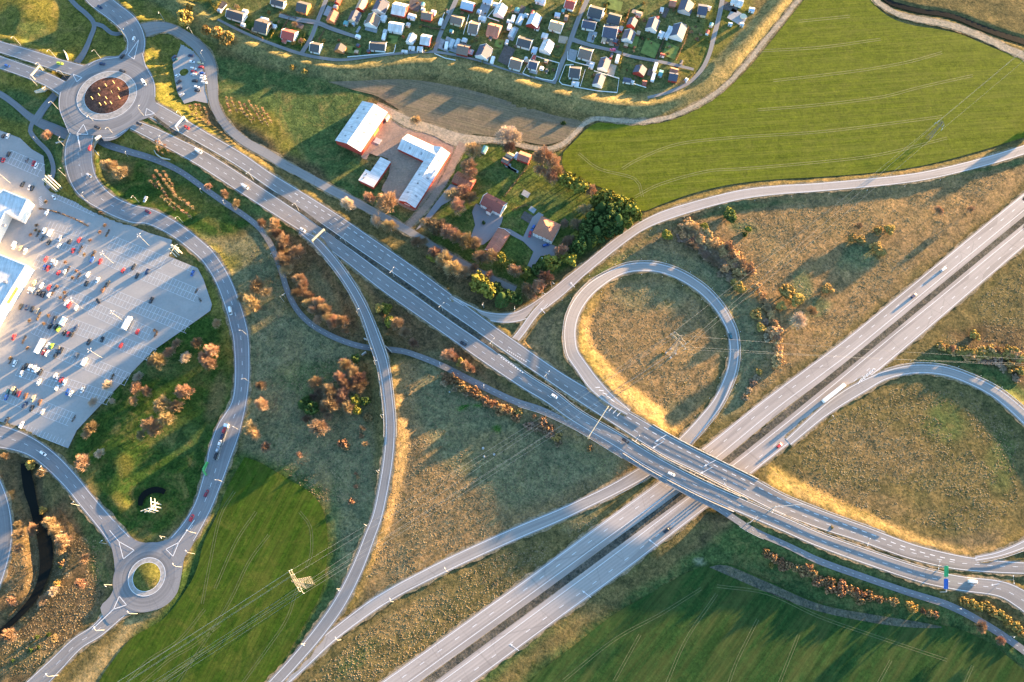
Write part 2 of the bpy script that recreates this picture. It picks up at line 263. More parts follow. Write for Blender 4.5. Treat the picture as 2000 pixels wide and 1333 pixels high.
ROADS['allotment_lane_3'] = dict(p=zfill([(1414,-15,9),(1411,0,9),(1405,30,9),(1395,70,9),(1385,107,8),(1370,137,8),(1345,162,7),(1307,180,6),(1265,191,5)], .08), m='lane', L=[], noshoulder=1)
ROADS['allotment_lane_4'] = dict(p=zfill([(1117,77,9),(1150,88,7),(1200,100,6),(1232,110,6),(1300,123,6),(1355,136,5)], .1), m='lane', L=[], noshoulder=1)
ROADS['allotment_lane_5'] = dict(p=zfill([(645,-20,8),(637,0,8),(620,42,8),(607,75,8),(588,106,8)], .08), m='lane', L=[], noshoulder=1)
ROADS['allotment_lane_6'] = dict(p=zfill([(545,30,7),(580,38,9),(620,45,9),(650,57,8),(700,74,6)], .1), m='lane', L=[], noshoulder=1)
ROADS['allotment_path'] = dict(p=zfill([(425,38,4),(460,56,5),(500,74,5),(550,93,6),(590,106,6),(637,115,6),(675,117,5),(750,108,4),(800,103,5),(852,102,5),(925,116,4),(1000,140,3),(1085,163,4)], .12), m='lane', L=[], noshoulder=1)
for k_, r_ in ROADS.items():
    if 'zl' in r_: r_['p'] = zidx(r_['p'], r_['zl'])
R1C = (209, 187); R2C = (287, 1127); R1Z = 4.5; R2Z = .5
R1W = P(*R1C, R1Z); R2W = P(*R2C, R2Z)
for i_, (k_, r_) in enumerate(ROADS.items()):
    s_ = catmull(r_['p']); r_['s'] = s_
    tx = np.gradient(s_[:, 0]); ty = np.gradient(s_[:, 1]); ln = np.hypot(tx, ty) + 1e-9
    nx, ny = -ty / ln, tx / ln            # px normal; +n = right-hand side (y down) for travel direction
    z = s_[:, 3] + i_ * .004
    r_['z'] = z
    hw = s_[:, 2] / 2
    r_['Lw'] = np.array([P(a - n1 * h, b - n2 * h, zz) for a, b, n1, n2, h, zz in zip(s_[:, 0], s_[:, 1], nx, ny, hw, z)])
    r_['Rw'] = np.array([P(a + n1 * h, b + n2 * h, zz) for a, b, n1, n2, h, zz in zip(s_[:, 0], s_[:, 1], nx, ny, hw, z)])
    r_['C'] = (r_['Lw'] + r_['Rw']) / 2; r_['W'] = np.hypot(*(r_['Rw'] - r_['Lw']).T)
    r_['V'] = np.concatenate([[0], np.cumsum(np.hypot(*np.diff(r_['C'], axis=0).T))])
RM = dict(pale=asphalt('pale_asphalt', (.295, .26, .236), .2), mid=asphalt('grey_asphalt', (.19, .179, .172), .26), slip=asphalt('slip_asphalt', (.245, .225, .21), .16),
          dark=asphalt('blue_grey_asphalt', (.175, .172, .175), .22), lane=asphalt('lane_asphalt', (.19, .18, .17), .05), path=asphalt('path_asphalt', (.15, .148, .15), .02),
          gravel=ground_mat('gravel_surface', False, (.27, .19, .15), tanf=.1, patch=.2, bs=.15, dark=(.17, .13, .12), gr=.35), track=ground_mat('track_surface', False, (.3, .25, .2), tanf=.2, patch=.1, bs=.3, dark=(.2, .2, .1), gr=.6))
white = mat('road_paint', (.6, .6, .6), .6, .2, 3)
shoulder = ground_mat('verge_gravel', False, (.2, .16, .12), tanf=.3, patch=.3, bs=.3)
def interp(r, v):
    i = np.clip(np.searchsorted(r['V'], v) - 1, 0, len(r['V']) - 2); t = (v - r['V'][i]) / max(1e-6, r['V'][i + 1] - r['V'][i])
    f = lambda a: a[i] * (1 - t) + a[i + 1] * t
    return f(r['Lw']), f(r['Rw']), float(f(r['z'])), float(f(r['s'][:, 0]))
for k_, r_ in ROADS.items():
    mb = MB(); sb = MB(); L, Rr, z, V, W = r_['Lw'], r_['Rw'], r_['z'], r_['V'], r_['W']
    for i in range(len(L) - 1):
        a, b, c, d = L[i], Rr[i], Rr[i + 1], L[i + 1]
        mb.quad((a[0], a[1], z[i]), (b[0], b[1], z[i]), (c[0], c[1], z[i + 1]), (d[0], d[1], z[i + 1]),
                [(-W[i] / 2, V[i]), (W[i] / 2, V[i]), (W[i + 1] / 2, V[i + 1]), (-W[i + 1] / 2, V[i + 1])])
        if 'noshoulder' not in r_ :
            def ex(l, r_2, m, jit): u = (r_2 - l) / (np.hypot(*(r_2 - l)) + 1e-6); return l - u * (m + .45 * math.sin(jit * 1.3) + .5 * math.sin(jit * .37)), r_2 + u * (m + .45 * math.sin(jit * 1.7 + 1) + .5 * math.sin(jit * .29))
            e = 1.0; zz = .045
            a, b = ex(L[i], Rr[i], e, i); d, c = ex(L[i + 1], Rr[i + 1], e, i + 1)
            sb.quad((a[0], a[1], z[i] - zz), (b[0], b[1], z[i] - zz), (c[0], c[1], z[i + 1] - zz), (d[0], d[1], z[i + 1] - zz), [(0, V[i]), (1, V[i]), (1, V[i + 1]), (0, V[i + 1])])
    nm = k_.rstrip('_0123456789')
    o = mb.build(nm, RM[r_['m']]); tag(o, kind='structure'); r_['o'] = o
    if sb.v: sb.build('verge', shoulder, o)
    lm = MB()
    for sp in r_['L']:
        side, off, dash, gap, wd = sp[:5]; wd *= 1.0; lo, hi = (sp[5], sp[6]) if len(sp) > 5 else (-1e9, 1e9)
        v = 0.0; tot = V[-1]
        while v < tot - .5:
            ln = dash if dash else 2.5; v2 = min(v + ln, tot)
            def pt(v):
                l, r2, z_, x = interp(r_, v); u = (r2 - l) / (np.hypot(*(r2 - l)) + 1e-6); wm = np.hypot(*(r2 - l))
                c = {'L': l + u * off, 'R': r2 - u * off, 'C': (l + r2) / 2 + u * off}[side]
                return c - u * wd / 2, c + u * wd / 2, z_ + .02, x, wm
            a, b, z1, x1, w1 = pt(v); c, d, z2, x2, w2 = pt(v2)
            if lo <= x1 <= hi and w1 > 2.2: lm.quad((*a, z1), (*b, z1), (*d, z2), (*c, z2))
            v = v2 + (gap if dash else 0)
    if lm.v: lm.build('lane_markings', white, o)
# roundabouts
def disc(name, cw, r0, r1, z, m, parent=None, n=72, sq=None):
    mb = MB()
    for k in range(n):
        a, b = 2 * math.pi * k / n, 2 * math.pi * (k + 1) / n
        f = lambda an, r: (cw[0] + math.cos(an) * r, cw[1] + math.sin(an) * r, z)
        if r0 <= 0: mb.tri(f(a, r1), f(b, r1), (cw[0], cw[1], z))
        else: mb.quad(f(a, r0), f(a, r1), f(b, r1), f(b, r0), [(r0, a * r1), (r1, a * r1), (r1, b * r1), (r0, b * r1)])
    return mb.build(name, m, parent)
apron = mat('apron_stone', (.27, .25, .23), .8, .3, .5)
def roundabout(cw, z, ro, ra, ri, nm, islm):
    o = disc(nm, cw, ra, ro, z + .16, RM['dark']); tag(o, kind='structure')
    disc('apron', cw, ri, ra, z + .26, apron, o); disc('kerb_line', cw, ra - .12, ra + .18, z + .28, white, o); disc('kerb_line', cw, ri, ri + .25, z + .3, white, o)
    
    mb = MB()
    for j in range(8):
        for k in range(48):
            f = lambda jj, kk: (cw[0] + math.cos(kk * math.pi / 24) * ri * jj / 8, cw[1] + math.sin(kk * math.pi / 24) * ri * jj / 8, z + .25 + 1.3 * (1 - (jj / 8) ** 2))
            if j == 0: mb.tri(f(1, k), f(1, k + 1), f(0, 0))
            else: mb.quad(f(j, k), f(j + 1, k), f(j + 1, k + 1), f(j, k + 1))
    mb.build('central_island', islm, o)
    return o
ro1 = roundabout(R1W, R1Z, 35.5, 22.0, 16.6, 'roundabout', ground_mat('red_soil', False, (.10, .05, .045), tanf=.5, tan=(.16, .09, .06), patch=.5, dark=(.04, .02, .02)))
ro2 = roundabout(R2W, R2Z, 20.0, 10.9, 8.2, 'roundabout', ground_mat('island_grass', False, (.10, .10, .03), tanf=.8, tan=(.22, .15, .07), patch=.5))
# splitter islands and arrows near the small roundabout
mb = MB()
def pxquad(mb, pts, z): mb.poly([(*P(x, y, z), z) for x, y in pts[::-1]])
def pxline(mb, pts, wpx, z):
    for (x0, y0), (x1, y1) in zip(pts, pts[1:]):
        l = math.hypot(x1 - x0, y1 - y0); nx, ny = -(y1 - y0) / l * wpx / 2, (x1 - x0) / l * wpx / 2
        pxquad(mb, [(x0 - nx, y0 - ny), (x1 - nx, y1 - ny), (x1 + nx, y1 + ny), (x0 + nx, y0 + ny)], z)
for tri in ([(232,1058),(262,1075),(241,1092)], [(349,1060),(324,1073),(338,1087)], [(233,1165),(247,1182),(222,1190)]):
    pxline(mb, tri + [tri[0]], 1.3, .85)
pxline(mb, [(214,1036),(232,1058)], 1.4, .85); pxline(mb, [(380,1016),(349,1060)], 1.4, .85); pxline(mb, [(222,1190),(180,1230)], 1.4, .85)
mb.build('splitter_lines', white, ro2)
mb = MB()
for tri in ([(271,78),(262,116),(250,108)], [(150,262),(163,243),(172,263)], [(160,152),(142,145),(150,160)], [(286,212),(302,222),(284,226)], [(158,298),(152,262),(150,262)]): pxline(mb, tri + [tri[0]], 1.0, R1Z + .2)
for lw in ([(250,95),(244,108),(225,113),(190,118),(172,128)], [(278,105),(285,130),(300,160),(303,190)], [(118,180),(116,210),(128,244),(136,262)], [(200,270),(222,268),(246,254)]): pxline(mb, [tuple(q[:2]) for q in catmull(lw, 6)], .7, R1Z + .2)
mb.build('splitter_lines', white, ro1)
mb = MB()
# chevrons / arrows on the big roads (z follows the carriageways)
for (x, y, z, a, l) in ((1290,857,7.75,212,15),(1284,870,7.75,212,15),(1385,906,7.75,208,15),(1378,920,7.75,208,15),(1145,1160,.12,143,12),(1004,1264,.12,143,12),(1275,1060,.12,143,12),(1943,1142,1.2,190,9),(1118,556,1.4,130,7),(1060,607,1.45,130,7)):
    ca, sa = math.cos(R(a)), -math.sin(R(a))
    pxline(mb, [(x - ca * l, y - sa * l * -1 * -1), (x + ca * l * .4, y + sa * l * .4)], 1.1, z)
    q = lambda u, v: (x + ca * u - sa * v, y + sa * u + ca * v)
    pxquad(mb, [q(l * .4, 2.2), q(l * .4, -2.2), q(l * .85, 0)], z)
for k in range(5):   # chevrons at the exit noses
    pxline(mb, [(1163 + k * 7, 757 + k * 5.3), (1172 + k * 7, 757 + k * 7), (1168 + k * 6, 745 + k * 8)][:2], 1.6, 7.0 + k * .05)
    pxline(mb, [(1690 + k * 6 - 14, 738 - k * 5 + 12), (1696 + k * 6 - 14, 732 - k * 5 + 8), (1704 + k * 5 - 14, 732 - k * 4.5 + 8)], 1.5, .16)
for k in range(9): pxline(mb, [(1205 - k*8, 813 - 4.8 * k), (1212 - k*8, 806 - 5.2 * k)][:2], 1.2, 7.2 - .12 * k) if k < 3 else None
for k in range(10): pxline(mb, [(978 + k * 4.6, 698 + k * 3.2), (980.5 + k * 4.6, 699.8 + k * 3.2)], 1.8, 3.1); pxline(mb, [(990 + k * 4, 684 + k * 2.4), (992.2 + k * 4, 685.4 + k * 2.4)], 1.5, 3.1)
mb.build('road_arrows', white, ROADS['dual_carriageway']['o'])
# ================================================================ TERRAIN (one sheet to the horizon)
gx = np.arange(-470, 471, 2.0); gy = np.arange(-60, 491, 2.0)
far = np.array([12, 40, 120, 350, 900, 2400, 6000.0])
gx = np.concatenate([gx[0] - far[::-1], gx, gx[-1] + far]); gy = np.concatenate([gy[0] - far[::-1], gy, gy[-1] + far])
GX, GY = np.meshgrid(gx, gy)
def vnoise(X, Y, s, seed):
    r = np.random.default_rng(seed).random((256, 256)); x = X / s; y = Y / s
    xi = np.floor(x).astype(int); yi = np.floor(y).astype(int); fx = x - xi; fy = y - yi
    fx = fx * fx * (3 - 2 * fx); fy = fy * fy * (3 - 2 * fy); g = lambda a, b: r[b % 256, a % 256]
    return (g(xi, yi) * (1 - fx) + g(xi + 1, yi) * fx) * (1 - fy) + (g(xi, yi + 1) * (1 - fx) + g(xi + 1, yi + 1) * fx) * fy
HZ = -.03 - .28 * vnoise(GX, GY, 14, 1) - .10 * vnoise(GX, GY, 5, 2) - .3 * vnoise(GX, GY, 60, 3)
BASE = HZ.copy()
def segs(pts, z, hw, fn, reach, skip=None):
    for i in range(len(pts) - 1):
        if skip is not None and skip[i]: continue
        a, b = pts[i], pts[i + 1]
        x0, x1 = min(a[0], b[0]) - reach, max(a[0], b[0]) + reach; y0, y1 = min(a[1], b[1]) - reach, max(a[1], b[1]) + reach
        i0, i1 = np.searchsorted(gx, x0), np.searchsorted(gx, x1); j0, j1 = np.searchsorted(gy, y0), np.searchsorted(gy, y1)
        if i1 <= i0 or j1 <= j0: continue
        sl = (slice(j0, j1), slice(i0, i1)); X, Y = GX[sl], GY[sl]
        d = b - a; L2 = d @ d + 1e-9; t = np.clip(((X - a[0]) * d[0] + (Y - a[1]) * d[1]) / L2, 0, 1)
        dist = np.hypot(X - a[0] - t * d[0], Y - a[1] - t * d[1]); zz = z[i] * (1 - t) + z[i + 1] * t
        HZ[sl] = fn(HZ[sl], dist, zz, hw[i] * (1 - t) + hw[i + 1] * t)
up = lambda h, d, z, w: np.maximum(h, np.where(z > .2, z - .25 - .5 * np.maximum(0, d - w - 1.4), -9))
dn = lambda h, d, z, w: np.minimum(h, z - .22 + .75 * np.maximum(0, d - w - 2.4))
def skipmask(r):
    s = r['s']; m = np.zeros(len(s), bool)
    if 'nb' in r: m |= (s[:, 0] > r['nb'][0]) & (s[:, 0] < r['nb'][1])
    if 'nb2' in r: m |= np.hypot(s[:, 0] - r['nb2'][0][0], s[:, 1] - r['nb2'][0][1]) < r['nb2'][1]
    return m
# the dike along the allotments
DK = catmull([(230,-60),(330,-5),(400,48),(450,75),(500,97),(560,117),(637,133),(700,137),(800,126),(850,127),(912,139),(975,153),(1025,169),(1075,183),(1125,194),(1200,207),(1260,208),(1330,186),(1390,150),(1440,105),(1490,50),(1530,5),(1590,-70)], 10)
DKW = np.array([P(x, y) for x, y in DK]); o1 = np.ones(len(DKW))
segs(DKW, 2.9 * o1, 0 * o1, lambda h, d, z, w: np.maximum(h, z * (np.cos(np.clip(d / 11.5, 0, 1) * math.pi) * .5 + .5) - .1), 14)
for r_ in ROADS.values():
    if 'emb' in r_: segs(r_['C'], r_['z'], r_['W'] / 2, up, 26, skipmask(r_))
for cw, z, ro in ((R1W, R1Z, 36), (R2W, R2Z, 20.5)):
    HZ[:] = up(HZ, np.maximum(0, np.hypot(GX - cw[0], GY - cw[1]) - ro), z + .1, 0)
# mounds, hollows, river and stream beds (px, radius m, height m)
for x, y, r, h in ((60,30,26,3.5),(35,70,18,2),(240,905,16,1.6),(228,975,16,1.8),(325,360,16,1),(520,250,24,1),(1020,210,20,.3),(250,345,12,.9),(360,140,8,.6)):
    X, Y = P(x, y); d = np.hypot(GX - X, GY - Y); HZ += h * np.exp(-(d / r) ** 2 * 2)
def channel(px, depth, half):
    c = catmull(px, 8); w_ = np.array([P(a[0], a[1]) for a in c]); oo = np.ones(len(w_)); hw = np.array([a[2] for a in c]) * .33 if c.shape[1] > 2 else oo * half
    segs(w_, -depth * oo, hw, lambda h, d, z, w: np.minimum(h, z + .6 * np.maximum(0, d - w - .5)), 14)
    return c
RIV = channel([(48,905,14),(52,930,18),(58,960,20),(66,990,15),(76,1020,20),(86,1050,25),(90,1085,25),(88,1112,20),(80,1140,15),(68,1165,12),(48,1190,10),(24,1215,9),(-10,1245,9)], 2.4, 3)
STR = channel([(1705,-40,7),(1732,0,7),(1760,12,7),(1800,22,7),(1837,27,7),(1870,35,7),(1912,52,8),(1962,70,8),(2000,82,9),(2060,104,9)], 1.6, 1)
channel([(1645,672,2),(1700,624,2),(1800,545,2),(1900,455,2),(1990,372,2),(2050,320,2)], .9, .5)
channel([(800,1265,2),(860,1228,2),(930,1170,2),(1000,1115,2),(1060,1070,2)], .9, .5)
ARC = channel([(274,988,7),(275,977,9),(281,967,10),(291,960,10),(303,957,10),(314,958,9),(322,962,8)], 1.9, 1)
for r_ in ROADS.values(): segs(r_['C'], r_['z'], r_['W'] / 2, dn, 16)
# ---- ground colours (dry grass, green grass, soil, plus one strip of painted slope shade), painted by place
g_ = dict(dry=(.19, .128, .072), tan=(.25, .165, .085), olive=(.108, .088, .042), green=(.06, .09, .034), deep=(.03, .062, .014), gg=(.135, .128, .078), brown=(.10, .07, .042), yg=(.115, .11, .028), dk=(.05, .05, .03), gold=(.125, .096, .06))
PX, PY = IP(GX, GY)
wx = PX + 14 * (vnoise(GX, GY, 9, 11) - .5) + 22 * (vnoise(GX, GY, 25, 12) - .5); wy = PY + 14 * (vnoise(GX, GY, 9, 13) - .5) + 22 * (vnoise(GX, GY, 25, 14) - .5)
C3 = np.zeros(GX.shape + (3,)); C3[:] = g_['olive']
def inpoly(X, Y, poly):
    ins = np.zeros(X.shape, bool); n = len(poly)
    for i in range(n):
        x0, y0 = poly[i]; x1, y1 = poly[(i + 1) % n]
        if y0 == y1: continue
        ins ^= ((y0 > Y) != (y1 > Y)) & (X < (x1 - x0) * (Y - y0) / (y1 - y0) + x0)
    return ins
def blur(a, n):
    for _ in range(n): a = (a + np.roll(a, 1, 0) + np.roll(a, -1, 0) + np.roll(a, 1, 1) + np.roll(a, -1, 1)) / 5
    return a
def paint(poly, c, soft=2, warp=1):
    m = blur(inpoly(wx if warp else PX, wy if warp else PY, poly).astype(float), soft)[..., None]; C3[:] = C3 * (1 - m) + np.array(g_[c] if isinstance(c, str) else c) * m
def blob(x, y, rx, ry, c, a=0, s=1.0):
    dx, dy = wx - x, wy - y; ca, sa = math.cos(R(a)), math.sin(R(a)); u = (dx * ca + dy * sa) / rx; v = (-dx * sa + dy * ca) / ry
    m = (s * np.clip(1.4 - 1.4 * (u * u + v * v), 0, 1))[..., None]; C3[:] = C3 * (1 - m) + np.array(g_[c] if isinstance(c, str) else c) * m
paint([(-900,-400),(420,-400),(420,330),(120,420),(-900,260)], 'yg', 4)
paint([(-900,-400),(160,-400),(180,60),(150,130),(-900,100)], 'yg'); blob(70, 70, 50, 28, 'green', 20, .8)
paint([(200,-300),(470,-300),(470,90),(400,60),(330,20),(240,-10)], 'green'); paint([(130,20),(240,0),(245,110),(150,130)], 'yg'); paint([(-200,130),(130,200),(140,330),(90,360),(60,240),(-200,200)], 'green')
paint([(-300,205),(60,262),(60,290),(-300,262)], 'yg'); paint([(280,60),(345,75),(345,200),(380,230),(300,190)], 'yg')
paint([(180,300),(350,335),(510,450),(400,470),(330,440),(190,370)], 'deep'); blob(230, 340, 45, 30, 'olive'); blob(390, 400, 80, 30, 'yg', 25, .7)
paint([(200,290),(420,330),(640,480),(620,500),(520,440),(340,345)], 'green')
paint([(395,90),(560,150),(700,170),(735,190),(640,350),(560,330),(440,240)], 'green'); paint([(430,190),(480,195),(575,270),(600,330),(500,290)], 'yg'); blob(515, 262, 62, 40, 'yg', 35)
paint([(560,250),(660,260),(720,330),(800,440),(600,340)], 'green'); paint([(400,200),(800,440),(1010,590),(940,600),(700,400),(400,250)], 'brown', 3)
paint([(395,465),(530,470),(560,600),(700,680),(745,1000),(600,1240),(560,1180),(470,880),(490,700)], 'gg', 3)
blob(440, 500, 45, 25, 'yg', 20, .8); blob(600, 740, 90, 40, 'green', 0, .6); blob(625, 950, 28, 45, 'tan', 0, .6); blob(620, 1190, 30, 90, 'green', 20, .7); blob(560, 700, 30, 60, 'tan', 10, .25)
paint([(500,440),(640,490),(700,620),(720,670),(640,650),(560,560)], 'brown'); blob(635, 570, 30, 60, 'gg', -30, .7)
paint([(650,500),(790,600),(1000,760),(1070,800),(900,730),(760,675),(700,560)], 'brown'); blob(890, 730, 80, 25, 'gg', 30, .6)
paint([(780,700),(870,720),(1070,810),(1240,890),(1230,930),(880,1100),(700,1190),(740,1000),(770,800)], 'dry', 3)
paint([(830,710),(900,740),(1050,830),(1210,900),(1190,930),(1000,990),(860,900),(810,800)], 'gg', 5); blob(1080, 910, 90, 40, 'gg', 0, .8); blob(640, 1060, 30, 130, 'green', 5, .7); blob(560, 930, 50, 30, 'green', 30, .5); blob(785, 960, 26, 190, 'gold', 4, .8); blob(960, 870, 60, 30, 'dry', 0, .4)
blob(905, 800, 14, 6, (.03, .09, .015)); blob(935, 800, 14, 6, (.03, .09, .015)); blob(967, 842, 9, 10, (.03, .09, .015))
paint([(560,1400),(700,1230),(950,1090),(1250,960),(1300,960),(1050,1130),(740,1370),(640,1450)], 'olive', 3); blob(800, 1210, 120, 26, 'tan', -28, .5); blob(700, 1290, 60, 22, 'green', -35, .6); blob(1130, 1010, 60, 18, 'gg', -30, .7)
paint([(1000,690),(1040,640),(1100,585),(1110,640),(1100,690),(1130,750),(1090,735)], 'dry')
paint([(1130,640),(1180,560),(1280,530),(1370,590),(1420,680),(1380,780),(1320,850),(1200,780)], 'dry', 3); blob(1270, 580, 90, 34, 'gg', 0, .8); blob(1230, 790, 60, 16, 'gold', 35); blob(1320, 800, 30, 40, 'gg', 40, .6); blob(1330, 690, 40, 25, 'tan', 0, .6)
paint([(1180,500),(1300,420),(2000,300),(2400,250),(2400,60),(2000,370),(1640,670),(1330,870),(1400,820),(1440,700),(1400,590),(1300,520)], 'dry', 3)
paint([(1180,505),(1300,515),(1400,580),(1445,680),(1400,830),(1350,860),(1445,800),(1500,700),(1480,600),(1400,520),(1290,480)], 'gg', 3)
for b in ((1675,500,46,36),(1590,600,30,22),(1560,560,24,30),(1450,440,40,14),(1420,400,60,10)): blob(*b, (.09, .12, .065), 0, .8)
blob(1750, 420, 160, 50, 'tan', -10, .5); blob(1560, 630, 22, 16, (.5, .4, .25), 0, .6); blob(1800, 560, 40, 80, 'olive', 50, .6); blob(1500, 480, 60, 30, 'tan', 30, .6)
paint([(1300,440),(2000,310),(2000,322),(1600,385),(1420,402),(1290,450),(1150,560),(1140,548)], (.06, .085, .04), 1, 0)  # shade of the slope below the long slip road, put into the colour
paint([(1640,680),(2060,320),(2060,380),(1640,700)], 'olive')
paint([(1790,700),(2000,490),(2400,260),(2400,700),(2000,800),(1900,720)], 'olive', 3); paint([(1850,640),(2010,640),(2010,760),(1900,700)], 'brown'); paint([(1760,720),(1850,690),(1960,730),(2040,800),(2000,790),(1850,712)], 'green', 2)
paint([(1470,930),(1640,800),(1780,740),(1900,760),(2000,840),(2040,980),(1960,1080),(1850,1070),(1560,990)], 'olive', 2)
blob(1720, 880, 150, 60, 'dry', 10, .5); blob(1850, 820, 60, 45, 'green', 30, .8); blob(1960, 900, 40, 70, 'green', 0, .6); blob(1680, 970, 160, 30, 'dry', 15, .5)
paint([(1510,945),(1640,1000),(1800,1040),(1960,1040),(1960,1080),(1840,1075),(1700,1030),(1560,985)], 'gold', 2)
paint([(1330,1010),(1430,1010),(1700,1110),(2000,1250),(2400,1500),(-100,1900),(700,1420),(1160,1190)], 'green', 3); paint([(1340,1010),(1430,1000),(1420,1040),(1330,1080),(1260,1120)], 'brown'); paint([(1150,1180),(1350,1020),(1390,1030),(1200,1200),(1000,1380),(880,1400)], 'olive'); blob(1370, 1090, 16, 9, (.35, .33, .28), 0, .5)
paint([(130,880),(160,830),(310,665),(420,600),(450,640),(455,760),(440,850),(370,1010),(300,1060),(240,1040),(180,950)], 'deep', 2)
blob(240, 905, 28, 22, 'yg', 0, .9); blob(232, 972, 30, 16, 'yg', 50, .9); blob(420, 780, 22, 60, 'olive', 10, .8); blob(350, 850, 60, 40, 'green', 0, .6); blob(300, 720, 60, 30, 'green', 0, .7)
paint([(336,470),(400,500),(455,620),(450,760),(430,640),(414,590),(395,540)], 'yg', 1)
paint([(-300,880),(20,880),(110,960),(215,1080),(215,1140),(190,1200),(60,1330),(-300,1700)], 'brown', 3); blob(180, 1040, 30, 70, 'green', -20, .8); blob(40, 1290, 60, 40, 'olive', 0, .7); blob(190, 1120, 25, 35, 'green', 0, .8); blob(30, 1050, 20, 80, 'tan', 0, .5); blob(95, 960, 20, 40, 'olive', 0, .8)
paint([(345,1090),(410,1010),(440,940),(480,880),(420,1010),(380,1110),(330,1190),(180,1340),(100,1400),(170,1270),(230,1210),(300,1200)], 'olive', 1); paint([(385,1060),(392,1050),(372,1120),(318,1202),(250,1238),(210,1285),(180,1345),(150,1345),(195,1270),(240,1225),(310,1195),(350,1140)], (.26, .19, .10), 1)
blob(470, 700, 8, 110, (.2, .2, .14), 3, .5)
paint([(470,885),(510,897),(565,925),(615,955),(645,1000),(652,1060),(648,1115),(636,1165),(608,1218),(566,1290),(520,1360),(460,1450),(160,1450),(260,1235),(320,1200),(392,1060),(440,945)], (.04, .07, .02), 2)
paint([(1380,1090),(1430,1092),(1500,1122),(1600,1165),(1700,1190),(1800,1206),(1880,1218),(1950,1252),(2120,1420),(880,1520),(950,1400),(1030,1320),(1110,1255),(1190,1192),(1260,1150)], (.035, .065, .025), 2)
# allotments, farm garden, dike grass
paint([(405,0),(425,-200),(1480,-200),(1470,20),(1400,110),(1320,175),(1210,186),(1090,166),(1000,142),(860,106),(690,120),(590,106),(480,66)], (.09, .105, .042), 1, 0)
paint([(1330,90),(1375,60),(1395,20),(1400,0),(1480,-40),(1470,30),(1400,120),(1350,150),(1290,120)], 'yg', 2); paint([(425,20),(600,60),(600,105),(480,66)], 'deep', 2, 0)
dk_c = np.full(GX.shape, 99.0); tmp = HZ.copy(); HZ[:] = 99; segs(DKW, o1, o1, lambda h, d, z, w: np.minimum(h, d), 20); dk_c = HZ.copy(); HZ[:] = tmp
m = np.clip((12 - dk_c) / 4, 0, 1)[..., None] * (.55 + .45 * vnoise(GX, GY, 16, 21))[..., None]; C3[:] = C3 * (1 - m) + np.array((.16, .15, .075)) * m
mm = m * np.clip((wx - 560) / 400, 0.15, 1)[..., None] * .9; C3[:] = C3 * (1 - mm) + np.array((.24, .18, .085)) * mm
paint([(880,290),(925,280),(1060,292),(1100,300),(1100,345),(1180,370),(1240,400),(1230,440),(1110,520),(1020,580),(840,470),(880,350)], (.065, .095, .026), 1, 0)
blob(1040, 380, 40, 35, 'yg', 0, .7); blob(960, 330, 35, 20, 'green', 0, .8); blob(1070, 390, 40, 20, 'green', 0, .8); blob(1000, 410, 16, 8, 'yg')
paint([(700,330),(760,400),(810,440),(760,440),(640,350)], 'green', 1)
nv = len(gx); me = bpy.data.meshes.new('ground')
V_ = np.stack([GX, GY, HZ], -1).reshape(-1, 3)
ii, jj = np.meshgrid(np.arange(len(gx) - 1), np.arange(len(gy) - 1)); a_ = (jj * nv + ii).ravel()
FQ = np.stack([a_, a_ + 1, a_ + 1 + nv, a_ + nv], 1)
me.vertices.add(len(V_)); me.vertices.foreach_set('co', V_.ravel().astype(np.float32))
me.loops.add(FQ.size); me.loops.foreach_set('vertex_index', FQ.ravel().astype(np.int32))
me.polygons.add(len(FQ)); me.polygons.foreach_set('loop_start', np.arange(0, FQ.size, 4, dtype=np.int32)); me.polygons.foreach_set('loop_total', np.full(len(FQ), 4, np.int32))
me.update(calc_edges=True)
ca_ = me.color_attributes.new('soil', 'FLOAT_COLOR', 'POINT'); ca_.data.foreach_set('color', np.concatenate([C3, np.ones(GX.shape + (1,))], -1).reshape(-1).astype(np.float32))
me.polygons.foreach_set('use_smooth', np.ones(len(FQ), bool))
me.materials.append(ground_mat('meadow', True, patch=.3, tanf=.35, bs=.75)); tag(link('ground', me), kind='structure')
def gz(X, Y):
    i = int(np.clip(np.searchsorted(gx, X) - 1, 0, len(gx) - 2)); j = int(np.clip(np.searchsorted(gy, Y) - 1, 0, len(gy) - 2))
    tx = (X - gx[i]) / (gx[i + 1] - gx[i]); ty = (Y - gy[j]) / (gy[j + 1] - gy[j])
    return float((HZ[j, i] * (1 - tx) + HZ[j, i + 1] * tx) * (1 - ty) + (HZ[j + 1, i] * (1 - tx) + HZ[j + 1, i + 1] * tx) * ty)
def PG(px, py, up_=0.0):     # point whose centre (up_ metres above ground) shows at the photo pixel -> ground point
    z = 0
    for _ in range(4): X, Y = P(px, py, z + up_); z = gz(X, Y)
    return X, Y, z
# ---- flat sheets: fields, yards, car parks
from mathutils.geometry import tessellate_polygon
def sheet(name, px, z, m, smooth=True, kind='structure', parent=None):
    if smooth:
        c = catmull(px + [px[0]], 9)[:-1]
    else: c = np.array(px, float)
    p = [Vector((*P(a[0], a[1], z), z)) for a in c]; t = tessellate_polygon([p]); me = bpy.data.meshes.new(name)
    fs = []
    for f in t:
        a, b, c_ = [p[k] for k in f]
        fs.append(tuple(f) if (b - a).cross(c_ - a).z > 0 else tuple(f[::-1]))
    me.from_pydata([tuple(v) for v in p], [], fs); me.materials.append(m); me.update()
    o = link(name, me, parent)
    if not parent: tag(o, kind=kind)
    return o
fa = wdir(1500, 250, -4, 200)[0]
FLD = ground_mat('crop_field', False, (.098, .118, .012), streak=(fa, .3, .35, (.15, .145, .03)), patch=.45, tanf=.25, tan=(.19, .15, .05), dark=(.05, .085, .01), bs=.1, gr=.55)
